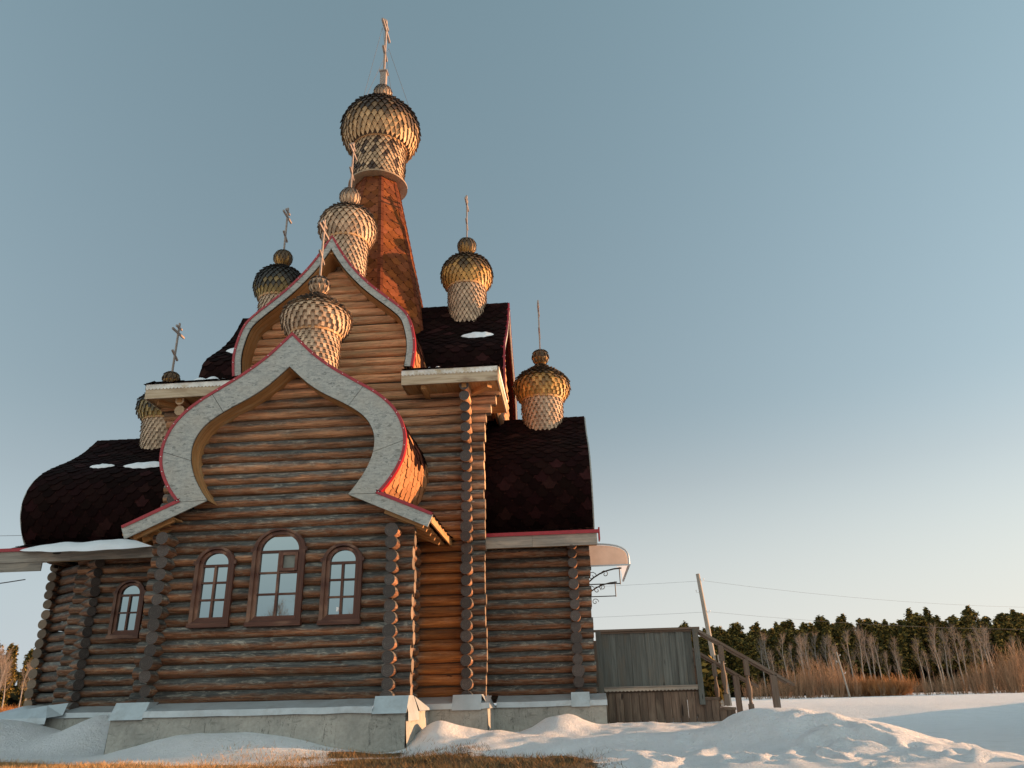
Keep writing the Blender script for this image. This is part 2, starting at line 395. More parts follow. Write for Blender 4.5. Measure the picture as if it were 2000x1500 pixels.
# ------------------------------------------------------------------ church: layout numbers
XC, YC = -5.35, 19.2
P = .2165; LR = .1068; Z0 = .80
church = empty('log_church', (XC, YC, 0), 'brown log church with onion domes, a tented spire and curved barrel gables', 'church')

def add_log(mb, axis, a, b, other, z, r=None, wea=.5, e0=1.0, e1=1.0, segs=14, dirv=None, org=None):
    """log along x (axis 0) or y (axis 1) from a to b; e0/e1 = weathering of the end grain"""
    r = (r or LR)*random.uniform(.97, 1.05)
    L = b-a; n = max(2, int(L/.22)+1)
    ou, ov = random.uniform(0, 90), random.uniform(0, 90); rnd = random.random()
    ph = random.uniform(0, 6); tp = random.uniform(-.09, .09); rings = []; zz = random.uniform(-.006, .006)
    for i in range(n+1):
        t = a+L*i/n
        rr = r*(1+tp*(i/n-.5))*(1+.032*math.sin(t*1.7+ph)+.024*math.sin(t*4.1+ph*2)+.014*math.sin(t*9.3+ph*3)); dz = .010*math.sin(t*.9+ph*3)+zz
        ring = []
        for k in range(segs):
            an = 2*math.pi*k/segs; c = math.cos(an)*rr; s = math.sin(an)*rr*1.0
            if dirv is None:
                p = (t, other+c, z+s+dz) if axis == 0 else (other-c, t, z+s+dz)
            else:
                nx, ny = -dirv[1], dirv[0]
                p = (org[0]+dirv[0]*t+nx*c, org[1]+dirv[1]*t+ny*c, z+s+dz)
            ring.append(p)
        rings.append(ring)
    mb.grid(rings, lambda i, j: (a+L*i/n+ou, 2*math.pi*j/segs*r+ov), (rnd, wea, 0, 1), 0, True, True)
    for ring, e, fl in ((rings[0], e0, False), (rings[-1], e1, True)):
        q = ring if fl else list(reversed(ring))
        rr = random.random()
        uv = [(math.cos(2*math.pi*k/segs)*.5, math.sin(2*math.pi*k/segs)*.5) for k in range(segs)]
        mb.face(q, uv if fl else list(reversed(uv)), (rr, e, 0, 1), 1)

def weather(z, shelter=0):
    w = .92-max(0, min(z, 6.3)-1.9)*.085-max(0, min(z, 7.4)-6.3)*.42
    return max(.04, min(1, w+random.uniform(-.12, .12)-shelter))

def interp(prof, z):
    """half width of a profile [(d, z)...] from the top down at height z (largest)"""
    best = None
    if z < min(q[1] for q in prof): return prof[-1][0]
    for (d0, z0), (d1, z1) in zip(prof, prof[1:]):
        lo, hi = min(z0, z1), max(z0, z1)
        if lo <= z <= hi and hi > lo:
            d = d0+(d1-d0)*(z-z0)/(z1-z0)
            best = d if best is None else min(best, d) if False else max(best, d)
    return best

LOW_OUT = [(0, 7.59), (.43, 7.15), (.86, 6.81), (1.28, 6.54), (1.69, 6.28), (2.0, 6.02), (2.2, 5.74), (2.31, 5.42), (2.31, 5.10), (2.22, 4.82), (2.05, 4.53), (1.84, 4.28)]
LOW_IN = [(0, 6.92), (.40, 6.54), (.73, 6.31), (1.08, 6.12), (1.40, 5.92), (1.63, 5.70), (1.76, 5.41), (1.76, 5.10), (1.66, 4.79), (1.49, 4.50), (1.33, 4.29)]
UP_OUT = [(0, 11.12), (.24, 10.68), (.52, 10.26), (.92, 9.80), (1.34, 9.42), (1.66, 9.14), (1.88, 8.88), (2.0, 8.50), (2.05, 8.08), (2.0, 7.62)]
FOOT_F = (2.88, 3.83)

def offset(prof, w):
    """inward offset of a half profile (first point on the axis)"""
    out = []
    for i, (d, z) in enumerate(prof):
        a = prof[max(i-1, 0)]; b = prof[min(i+1, len(prof)-1)]
        tx, tz = b[0]-a[0], b[1]-a[1]; l = math.hypot(tx, tz); nx, nz = tz/l, -tx/l
        if i == 0: out.append((0, z-w*1.45))
        else: out.append((d+nx*w, z+nz*w))
    return out

# windows: centre x, z bottom, z top, width (outer casing), wall y, small-pane rows, has vent
WINS = [(-6.56, 2.10, 3.50, .74, 14.0, 3, False), (-5.37, 2.09, 3.80, .99, 14.0, 3, True), (-4.17, 2.08, 3.47, .74, 14.0, 3, False),
        (-9.93, 2.22, 3.44, .70, 17.1, 2, False)]
def win_cut(y, z):
    out = []
    for (cx, zb, zt, w, wy, *_r) in WINS:
        if abs(wy-y) > .01: continue
        hw = w/2-.06; spr = zt-hw
        if z < zb+.05 or z > zt-.09: continue
        spr = zt-.06-hw*.82
        h = hw if z <= spr else math.sqrt(max(0, hw*hw-((z-spr)/.82)**2))
        if h > .08: out.append((cx-h, cx+h))
    return sorted(out)

def wall_x(mb, y, x0, x1, ztop, prof=None, cx=XC, ext=(.36, .36), segs=14, corb=0, zlow=None, ends=(1, 1)):
    """horizontal logs along x, clipped to the barrel profile above ztop, with windows cut out"""
    k = 0
    while True:
        z = Z0+P*(.5+k); k += 1
        if zlow and z < zlow: continue
        if z > ztop:
            if not prof: break
            h = interp(prof, z)
            if h is None: break
            a, b = cx-h-.06, cx+h+.06
            if h < .12: break
        else:
            e0, e1 = ext
            c = 0
            if corb and z > ztop-corb: c = (z-(ztop-corb))*.45
            a, b = x0-(e0+c+random.uniform(-.02, .03) if e0 else 0), x1+(e1+c+random.uniform(-.02, .03) if e1 else 0)
        cuts = [q for q in win_cut(y, z) if q[0] > a and q[1] < b]; segm = []; s = a
        for (c0, c1) in cuts: segm.append((s, c0)); s = c1
        segm.append((s, b)); w = weather(z)
        for (s, e) in segm:
            if e-s > .1: mb.box(((s+e)/2, y, z-P/2), (e-s-.02, .05, .09), 2)
            add_log(mb, 0, s, e, y, z, wea=w, segs=segs, e0=ends[0]*.8, e1=ends[1]*(.75 if z < 5 else .15))
def wall_y(mb, x, y0, y1, ztop, prof=None, cy=YC, ext=(.36, .36), segs=14, corb=0, zlow=None, freshtop=False):
    k = 0
    while True:
        z = Z0+.02+P*k; k += 1
        if zlow and z < zlow: continue
        if z > ztop:
            if not prof: break
            h = interp(prof, z)
            if h is None or h < .12: break
            a, b = cy-h+.03, cy+h-.03
        else:
            c = 0
            if corb and z > ztop-corb: c = (z-(ztop-corb))*.45
            e0, e1 = ext
            a, b = y0-(e0+c+random.uniform(-.06, .06) if e0 else 0), y1+(e1+c if e1 else 0)
        fresh = freshtop and z > ztop-.55
        mb.box((x, (a+b)/2, z-P/2), (.05, b-a-.3, .09), 2)
        add_log(mb, 1, a, b, x, z, r=LR*random.uniform(.94, 1.08), wea=weather(z)*(.3 if fresh else 1), segs=segs, e0=0.12 if fresh else 1.0, e1=.8)

# core
low_in2 = offset(LOW_OUT, .16); up_in2 = offset(UP_OUT, .16)
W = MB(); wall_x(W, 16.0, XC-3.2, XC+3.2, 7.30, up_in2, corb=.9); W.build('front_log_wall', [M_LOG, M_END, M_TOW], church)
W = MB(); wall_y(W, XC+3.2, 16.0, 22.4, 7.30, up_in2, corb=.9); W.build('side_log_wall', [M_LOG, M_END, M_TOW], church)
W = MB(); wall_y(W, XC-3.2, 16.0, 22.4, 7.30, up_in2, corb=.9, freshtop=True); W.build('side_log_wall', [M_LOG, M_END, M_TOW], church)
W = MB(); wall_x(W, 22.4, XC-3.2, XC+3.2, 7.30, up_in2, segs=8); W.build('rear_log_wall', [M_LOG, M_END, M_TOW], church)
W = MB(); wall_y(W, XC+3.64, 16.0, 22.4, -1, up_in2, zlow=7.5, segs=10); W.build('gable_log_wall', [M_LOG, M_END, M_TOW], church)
# front arm
W = MB(); wall_x(W, 14.0, XC-2.12, XC+2.12, 4.05, low_in2+[(2.05, 4.2), (2.12, 4.02)]); W.build('front_log_wall', [M_LOG, M_END, M_TOW], church)
for s in (-1, 1):
    W = MB(); wall_y(W, XC+s*2.12, 14.0, 15.9, 3.75, ext=(.34, 0), corb=.3); W.build('side_log_wall', [M_LOG, M_END, M_TOW], church)
# right arm
W = MB(); wall_x(W, 17.1, XC+3.2, .0, 3.98, ext=(0, .36)); W.build('front_log_wall', [M_LOG, M_END, M_TOW], church)
W = MB(); wall_y(W, 0.0, 17.1, 21.3, 3.98, low_in2); W.build('side_log_wall', [M_LOG, M_END, M_TOW], church)
W = MB(); wall_x(W, 21.3, XC+3.2, .0, 3.98, ext=(0, .36), segs=8); W.build('rear_log_wall', [M_LOG, M_END, M_TOW], church)
# left arm (altar, canted end)
W = MB(); wall_x(W, 17.1, -11.0, XC-3.2, 3.98, ext=(.30, 0)); W.build('front_log_wall', [M_LOG, M_END, M_TOW], church)
W = MB(); A = Vector((-11.0, 17.1)); B = Vector((-12.42, 18.12)); d = (A-B).normalized(); L = (A-B).length
for k in range(15):
    z = Z0+.02+P*k
    add_log(W, 0, 0, L+.34+random.uniform(-.03, .03), 0, z, r=LR*random.uniform(.95, 1.06), wea=weather(z), dirv=d, org=B)
W.build('canted_log_wall', [M_LOG, M_END, M_TOW], church)
W = MB()
for k in range(15):
    z = Z0+P*(.5+k)
    add_log(W, 1, 18.12-.32+random.uniform(-.03, .03), 20.28+.3, -12.42, z, wea=weather(z), e0=.75)
W.build('end_log_wall', [M_LOG, M_END, M_TOW], church)
W = MB(); A2 = Vector((-11.0, 21.3)); B2 = Vector((-12.42, 20.28)); d = (A2-B2).normalized()
for k in range(15): add_log(W, 0, 0, L+.3, 0, Z0+P*k, wea=.9, dirv=d, org=B2, segs=8)
W.build('canted_log_wall', [M_LOG, M_END, M_TOW], church)
W = MB(); wall_x(W, 21.3, -11.0, XC-3.2, 3.98, ext=(.30, 0), segs=8); W.build('rear_log_wall', [M_LOG, M_END, M_TOW], church)
W = MB(); wall_y(W, -12.35, 17.1, 21.3, -1, low_in2, zlow=4.0, segs=8); W.build('gable_log_wall', [M_LOG, M_END, M_TOW], church)

# ------------------------------------------------------------------ plinth and flashing
def plinth(x0, x1, y0, y1):
    mb = MB(); z0, z1 = -.6, .60
    # slightly battered, subdivided faces
    def side(p, q):
        n = max(2, int((Vector(q)-Vector(p)).length/.3)); nrm = Vector((q[1]-p[1], -(q[0]-p[0]), 0)).normalized()
        rows = []
        for i in range(n+1):
            t = i/n; row = []
            for j in range(6):
                u = j/5; b = nrm*(.06*(1-u)); e = 0 if i in (0, n) else random.uniform(-.008, .008)
                row.append((p[0]+(q[0]-p[0])*t+b.x+nrm.x*e, p[1]+(q[1]-p[1])*t+b.y+nrm.y*e, z0+(z1-z0)*u))
            rows.append(row)
        mb.grid([list(r) for r in rows], None, mat=0, smooth=False)
    c = [(x0, y0), (x1, y0), (x1, y1), (x0, y1)]
    for i in range(4): side(c[i], c[(i+1) % 4])
    mb.face([(x, y, z1) for x, y in c])
    mb.build('plinth', M_CONC, church)
plinth(XC-2.52, XC+2.50, 13.48, 16.2)
plinth(XC-3.72, XC+3.62, 15.52, 22.9)
plinth(XC+3.3, .52, 16.62, 21.8)
plinth(-12.9, XC-3.4, 16.64, 21.8)
def flash(x0, x1, yw, yf, corners=(), zt=.82, zf=.70, drop=.10, xin=(0, 0)):
    """sloped sheet from the wall (yw) to the plinth edge (yf); boxed pieces over the log ends"""
    mb = MB()
    xs = sorted([x0]+[c for cc in corners for c in cc]+[x1])
    for a, b in zip(xs, xs[1:]):
        if b-a < .02: continue
        m = (a+b)/2; box = any(c0 <= m <= c1 for c0, c1 in corners)
        if not box:
            n = max(1, int((b-a)/.4)); top = []; edge = []; low = []
            for i in range(n+1):
                x = a+(b-a)*i/n; w = random.uniform(-.006, .006)
                top.append((x, yw, zt+w)); edge.append((x, yf, zf+w)); low.append((x, yf-.012, zf-drop+w*1.5))
            mb.grid([top, edge, low], smooth=False)
        else:
            yt = yw-.32; z2 = zt+.03; g = .012
            mb.face([(a, yt, z2), (a, yf-g-.02, zf-drop-.02), (b, yf-g-.02, zf-drop-.02), (b, yt, z2)])
            mb.face([(a, yt, z2), (a, yw, z2), (a, yf, zf-drop), (a, yf-g-.02, zf-drop-.02)])
            mb.face([(b, yt, z2), (b, yf-g-.02, zf-drop-.02), (b, yf, zf-drop), (b, yw, z2)])
            mb.face([(a, yw, z2), (a, yt, z2), (b, yt, z2), (b, yw, z2)])
    return mb
mb = flash(XC-2.54, XC+2.52, 13.93, 13.46, ((XC-2.54, XC-1.95), (XC+1.95, XC+2.52)))
# boxed return on the sunlit side of the front arm
xr = XC+2.52
mb.face([(xr-.06, 13.6, .85), (xr+.03, 13.45, .58), (xr+.03, 14.35, .58), (xr-.06, 14.3, .85)])
mb.face([(xr+.03, 13.45, .58), (xr+.035, 13.45, .46), (xr+.035, 14.35, .46), (xr+.03, 14.35, .58)])
mb.face([(xr-.05, 14.32, .84), (xr+.05, 14.32, .6), (xr+.05, 15.5, .6), (xr-.3, 15.5, .84)])
mb.build('plinth_flashing', M_METAL, church)
mb = flash(XC+2.2, XC+3.66, 15.93, 15.50, ((XC+2.95, XC+3.50),))
x2 = XC+3.62
mb.face([(x2-.12, 15.6, .84), (x2+.05, 15.48, .60), (x2+.05, 16.6, .60), (x2-.12, 16.9, .84)])
mb.build('plinth_flashing', M_METAL, church)
flash(XC-3.76, XC-2.2, 15.93, 15.50, ((XC-3.6, XC-2.95),)).build('plinth_flashing', M_METAL, church)
flash(XC+3.68, .54, 17.03, 16.60, ((-.17, .20),)).build('plinth_flashing', M_METAL, church)
mb = flash(-11.1, XC-3.6, 17.03, 16.62)
mb.face([(-11.2, 16.7, .86), (-11.0, 16.45, .62), (-12.95, 16.9, .62), (-12.5, 17.9, .88)])
mb.face([(-11.0, 16.45, .62), (-11.0, 16.43, .50), (-12.95, 16.88, .50), (-12.95, 16.9, .62)])
mb.face([(-11.2, 16.7, .86), (-10.75, 16.72, .90), (-10.72, 16.55, .66), (-11.0, 16.45, .62)])
mb.build('plinth_flashing', M_METAL, church)

# ------------------------------------------------------------------ shingles on a mapped surface
def tabs(mb, F, u0, u1, vlen, tw=.34, rh=.165, lift=.022, colf=None, vstart=0., uclamp=None):
    """overlapping hexagonal shingle tabs; F(u, v, h) -> point h above the surface"""
    v = vstart; row = 0
    while v < vlen:
        ua, ub = (u0, u1) if uclamp is None else uclamp(v)
        off = (row % 2)*tw/2 - tw + random.uniform(-.01, .01)
        k0 = math.floor((ua-off)/tw)
        u = off+k0*tw
        while u < ub:
            a, b = max(u+.003, ua), min(u+tw-.003, ub)
            if b-a > .02:
                ch = tw*.27; l = lift*random.uniform(.6, 1.5); ve = min(v+rh*1.55, vlen+.04); vm = v+(ve-v)*.45
                al, bl = max(a, u+ch), min(b, u+tw-ch)
                if al > bl: al = bl = (a+b)/2
                pts = [(a, v, .004), (a, vm, l*.5), (al, ve, l), (bl, ve, l), (b, vm, l*.5), (b, v, .004)]
                top = [F(p[0], p[1], p[2]+.006) for p in pts]; bot = [F(p[0], p[1], max(0, p[2]-.004)) for p in pts]
                c = colf(u, v)
                mb.face(top, None, c)
                for i in range(1, 4): mb.face([top[i], bot[i], bot[i+1], top[i+1]], None, tuple(q*.6 for q in c[:3])+(1,))
            u += tw
        v += rh; row += 1
def red_tab(scale=1.0):
    def f(u, v):
        r = random.random()
        if r < .12: b = random.uniform(1.6, 2.8)
        else: b = random.uniform(.55, 1.25)
        b *= scale
        return (.0105*b, .0040*b*random.uniform(.8, 1.1), .0036*b, 1)  # same shingles as the spire, with the roofs' shade darkened into the tint
    return f

def smooth_prof(prof, foot=None, n=4):
    """Catmull-Rom through the profile, then the straight flared foot"""
    out = []
    for i in range(len(prof)-1):
        p0 = prof[max(i-1, 0)]; p1 = prof[i]; p2 = prof[i+1]; p3 = prof[min(i+2, len(prof)-1)]
        for k in range(n):
            t = k/n
            out.append(tuple(.5*((2*p1[q])+(-p0[q]+p2[q])*t+(2*p0[q]-5*p1[q]+4*p2[q]-p3[q])*t*t+(-p0[q]+3*p1[q]-3*p2[q]+p3[q])*t**3) for q in (0, 1)))
    out.append(prof[-1])
    return out
class Barrel:
    """kokoshnik-shaped barrel roof. axis 'x' or 'y'; runs outwards (sgn) from a0 (inner) to a1 (gable)"""
    def __init__(s, axis, sgn, a0, a1, prof, foot, name):
        s.axis, s.sgn, s.a0, s.a1, s.name = axis, sgn, a0, a1, name
        s.prof = smooth_prof(prof); s.foot = foot
    def pt(s, side, a, d, z):
        """side -1/+1, a distance outwards from the church centre, d lateral"""
        if s.axis == 'y': return Vector((XC+side*d, YC+s.sgn*a, z))
        return Vector((XC+s.sgn*a, YC+side*d, z))
    def make(s, vis=(-1, 1), colf=red_tab()):
        mb = MB(); chain = s.prof
        for side in (-1, 1):
            segs = [chain] + ([[chain[-1], s.foot]] if s.foot else [])
            for ch in segs:
                g = [[s.pt(side, a, d, z) for d, z in ch] for a in (s.a0, s.a1)]
                mb.grid(g, None, (.03, .012, .01, 1), 0, False)
            if side in vis:
                for ch in segs:
                    L = [0]
                    for p, q in zip(ch, ch[1:]): L.append(L[-1]+math.hypot(q[0]-p[0], q[1]-p[1]))
                    def F(u, v, h, ch=ch, L=L, side=side):
                        i = 0
                        while i < len(L)-2 and L[i+1] < v: i += 1
                        t = (v-L[i])/(L[i+1]-L[i]); p, q = ch[i], ch[i+1]
                        tx, tz = (q[0]-p[0]), (q[1]-p[1]); l = math.hypot(tx, tz)
                        nx, nz = -tz/l, tx/l
                        return s.pt(side, u, p[0]+tx*t+nx*h, p[1]+tz*t+nz*h)
                    tabs(mb, F, s.a0, s.a1, L[-1], colf=colf)
        # ridge caps
        a = s.a0
        while a < s.a1-.02:
            b = min(a+.27, s.a1); c = colf(0, 0)
            for side in (-1, 1):
                z = s.prof[0][1]; dd, dz = s.prof[2]; f = .15/math.hypot(dd, z-dz)
                P4 = [s.pt(side, a, 0, z+.02), s.pt(side, b, 0, z+.032), s.pt(side, b, dd*f, z+(dz-z)*f+.032), s.pt(side, a, dd*f, z+(dz-z)*f+.02)]
                mb.face(P4, None, c)
            a += .25
        s.mesh = mb.build(s.name, M_TILE, church)
    def lining(s, w, depth, mat, name='gable_lining', inner=None, n=4):
        """plank soffit following the inner line of the board back to the wall"""
        prof = smooth_prof(inner) if inner else offset(s.prof, w); mb = MB(); k = 4; nb = 5
        for side in (-1, 1):
            for b in range(nb):
                a0 = s.a1-depth*b/nb-.0015; a1 = s.a1-depth*(b+1)/nb+.0015
                j = random.uniform(0, .006); col = (random.uniform(.5, 1), .3, 0, 1)
                g = [[s.pt(side, a, d-(.008+j), z-.004) for d, z in prof] for a in (a0, a1)]
                ou = random.random()*30
                mb.grid(g, lambda i, jj, ou=ou: (jj*.11+ou, i*.11+ou), col, 0, False)
        # back side closing towards the tiles
        return mb.build(name, mat, church)
    def band(s, out, inn, y0, thick):
        """list of faces for a board between two half chains of equal length"""
    def trim(s, off0=.0, off1=.055, depth=.12, foot=True, name='red_edge_trim'):
        mb = MB(); chain = list(s.prof)+([s.foot] if s.foot and foot else [])
        for side in (-1, 1):
            lo = []; hi = []
            for i, (d, z) in enumerate(chain):
                a = chain[max(i-1, 0)]; b = chain[min(i+1, len(chain)-1)]
                if s.foot and foot and i == len(chain)-2:
                    b = chain[i]; 
                tx, tz = b[0]-a[0], b[1]-a[1]; l = math.hypot(tx, tz) or 1; nx, nz = -tz/l, tx/l
                if i == 0: nx, nz = 0, 1.35
                if s.foot and foot and i == len(chain)-2: nx, nz = .25, 1.25
                lo.append((d+nx*off0, z+nz*off0)); hi.append((d+nx*off1, z+nz*off1))
            f, bk = s.a1+.045, s.a1+.045-depth
            P2 = [[s.pt(side, f, d, z) for d, z in lo], [s.pt(side, f, d, z) for d, z in hi], [s.pt(side, bk, d, z) for d, z in hi], [s.pt(side, bk, d, z) for d, z in lo]]
            mb.grid(P2+[P2[0]], None, smooth=False)
            # screws
            Ls = 0
            for i in range(len(chain)-1):
                p, q = chain[i], chain[i+1]; Ls += math.hypot(q[0]-p[0], q[1]-p[1])
                if Ls > .28:
                    Ls = 0; c = s.pt(side, f+.004, (lo[i][0]+hi[i][0])/2, (lo[i][1]+hi[i][1])/2)
                    mb.box(c, (.012, .012, .012), 1)
        return mb.build(name, [M_RED, M_PAPER], church)

DL = 5.70           # outwards distance of the lower front gable
bars = {}
bars['lf'] = Barrel('y', -1, 2.9, DL, LOW_OUT, FOOT_F, 'barrel_roof')
bars['lr'] = Barrel('x', 1, 2.9, 5.86, LOW_OUT, (2.72, 4.02), 'barrel_roof')
bars['ll'] = Barrel('x', -1, 2.9, 7.52, LOW_OUT[:-1]+[(1.86, 4.42)], (2.72, 4.10), 'barrel_roof')
bars['lb'] = Barrel('y', 1, 2.9, 5.7, LOW_OUT, FOOT_F, 'barrel_roof')
for k in ('uf', 'ur', 'ul', 'ub'):
    ax, sg = {'uf': ('y', -1), 'ur': ('x', 1), 'ul': ('x', -1), 'ub': ('y', 1)}[k]
    bars[k] = Barrel(ax, sg, .6, 3.80 if k != 'ur' else 3.92, UP_OUT, None, 'barrel_roof')
def sunlit_tab(v0):
    base = red_tab()
    def f(u, v):
        if v < v0+random.uniform(-.3, .2): return base(u, v)
        b = random.uniform(.75, 1.25); return (.36*b, .17*b, .08*b, 1)  # lower flank tabs tinted pale orange: low sunlight painted into the colour
    return f
bars['lf'].make(colf=sunlit_tab(3.2)); bars['lr'].make((-1,)); bars['ll'].make((-1,)); bars['lb'].make(())
bars['uf'].make(colf=sunlit_tab(3.6)); bars['ur'].make((-1,)); bars['ul'].make((-1,)); bars['ub'].make(())

# gable boards
def board_pieces(mb, bar, out, inn, cuts, thick=.03, foot=None):
    """out/inn half chains of equal length; cut into pieces at the indices in cuts"""
    f, bk = bar.a1+.03, bar.a1+.03-thick
    for side in (-1, 1):
        st = [0]+list(cuts)+[len(out)-1]
        for a, b in zip(st, st[1:]):
            o = [list(p) for p in out[a:b+1]]; n = [list(p) for p in inn[a:b+1]]
            for ch in (o, n):       # 3 mm joints
                for q, w in ((0, 1), (-1, -2)):
                    dx, dz = ch[w][0]-ch[q][0], ch[w][1]-ch[q][1]; l = math.hypot(dx, dz) or 1
                    if not (q == 0 and a == 0): ch[q][0] += dx/l*.005; ch[q][1] += dz/l*.005
            F = lambda p, e: bar.pt(side, e, p[0], p[1])
            mb.grid([[F(p, bk) for p in o], [F(p, f) for p in o], [F(p, f) for p in n], [F(p, bk) for p in n], [F(p, bk) for p in o]], None, smooth=False)
            for ch in (0, -1): mb.face([F(o[ch], bk), F(o[ch], f), F(n[ch], f), F(n[ch], bk)])
        if foot:
            q = [bar.pt(side, f, *p) for p in foot]; w = [bar.pt(side, bk, *p) for p in foot]
            mb.face(q); mb.face(list(reversed(w)))
            for i in range(len(q)): mb.face([q[i], w[i], w[(i+1) % len(q)], q[(i+1) % len(q)]])
def resample(ch, n):
    L = [0]
    for p, q in zip(ch, ch[1:]): L.append(L[-1]+math.hypot(q[0]-p[0], q[1]-p[1]))
    out = []
    for k in range(n+1):
        t = L[-1]*k/n; i = 0
        while i < len(L)-2 and L[i+1] < t: i += 1
        f = (t-L[i])/(L[i+1]-L[i]); out.append((ch[i][0]+(ch[i+1][0]-ch[i][0])*f, ch[i][1]+(ch[i+1][1]-ch[i][1])*f))
    return out
mb = MB()
inn = smooth_prof(LOW_IN); out = smooth_prof(LOW_OUT)
board_pieces(mb, bars['lf'], resample(out, 40), resample(inn, 40), (17, 30), foot=[(1.33, 4.285), (1.84, 4.275), (2.90, 3.845), (2.81, 3.63)])
mb.build('gable_board', M_OSB, church)
mb = MB(); out = resample(smooth_prof(UP_OUT), 36); inn = resample(offset(smooth_prof(UP_OUT), .14), 36)
board_pieces(mb, bars['uf'], out, inn, (12, 24)); mb.build('gable_board', M_OSB, church)
mb = MB(); board_pieces(mb, bars['ur'], out, inn, (12, 24)); mb.build('gable_board', M_OSB, church)
mb = MB(); board_pieces(mb, bars['lr'], resample(smooth_prof(LOW_OUT), 40), resample(smooth_prof(LOW_IN), 40), (17, 30)); mb.build('gable_board', M_OSB, church)
mb = MB(); board_pieces(mb, bars['ll'], resample(smooth_prof(LOW_OUT), 40), resample(smooth_prof(LOW_IN), 40), (17, 30)); mb.build('gable_board', M_OSB, church)
bars['lf'].trim(); bars['uf'].trim(foot=False); bars['ur'].trim(off0=0, off1=.01, foot=False)
bars['lf'].lining(0, .52, M_SOFF, inner=LOW_IN)
bars['uf'].lining(.15, .62, M_SOFF)

for nm_, z_, w_, d_ in (('uf', 10.80, .34, .60), ('lf', 6.98, .30, .50)):
    mb = MB(); mb.box((XC, YC-bars[nm_].a1+.03+d_/2, z_), (w_, d_, .2), 0, (.6, .3, 0, 1)); mb.build('ridge_block', M_SOFF, church)
mb = MB(); zz_ = 11.12; yy_ = YC-bars['uf'].a1-.034
mb.face([(XC-.13, yy_, zz_-.22), (XC, yy_, zz_-.02), (XC+.13, yy_, zz_-.22), (XC, yy_, zz_-.30)]); mb.build('apex_piece', M_OSB, church)
# flared foot of the front arm: rafters, soffit boards and end board
for side in (-1, 1):
    mb = MB()
    for i, y in enumerate((13.62, 13.95, 14.35, 14.8, 15.3)):
        a = Vector((XC+side*2.0, y, 4.00)); b = Vector((XC+side*2.72, y, 3.70))
        mb.beam(a, b, .06, .13, col=(.6, .3, 0, 1))
    for k in range(4):
        d0 = 2.05+k*.2; z = 3.95-(d0-2.05)*.42
        mb.beam((XC+side*d0, 13.54, z+.06), (XC+side*d0, 15.9, z+.06), .15, .022, col=(random.uniform(.4, .9), .3, 0, 1))
    mb.beam((XC+side*2.86, 13.50, 3.78), (XC+side*2.86, 15.9, 3.78), .03, .15, col=(.7, .3, 0, 1))
    mb.build('eave_rafters', M_SOFF, church)

# straight eaves of the side arms: red edge, fascia board, soffit
def side_eave(x0, x1, y, z, name='eave_fascia', h=.25, low=None):
    mb = MB(); n = 3; e = [x0, x0+(x1-x0)*.47, x1]
    for a, b in zip(e, e[1:]): mb.box(((a+b)/2, y, z-.05-h/2), (b-a-.004, .03, h), 0, (random.uniform(.5, .9), .5, 0, 1))
    if low: mb.box(((low[0]+low[1])/2, y+.02, z-.05-h-.1), (low[1]-low[0], .03, .2), 0, (.6, .5, 0, 1))
    mb.build(name, M_GREYB, church)
    mb = MB(); mb.box(((x0+x1)/2+.02, y-.02, z-.02), (x1-x0+.06, .05, .075)); mb.build('red_edge_trim', M_RED, church)
    mb = MB()
    for k in range(4): mb.box(((x0+x1)/2, y+.1+k*.15, z-.20), (x1-x0, .143, .022), 0, (random.uniform(.2, .5), .5, 0, 1))
    mb.build('eave_soffit', M_SOFF, church)
side_eave(XC+3.30, .55, YC-2.74, 4.04)
side_eave(-13.35, XC-3.3, YC-2.74, 4.14, low=(-13.35, -11.80))
# red end cap of the right eave
mb = MB(); mb.box((.60, YC-2.60, 3.98), (.03, .33, .25)); mb.build('red_edge_trim', M_RED, church)

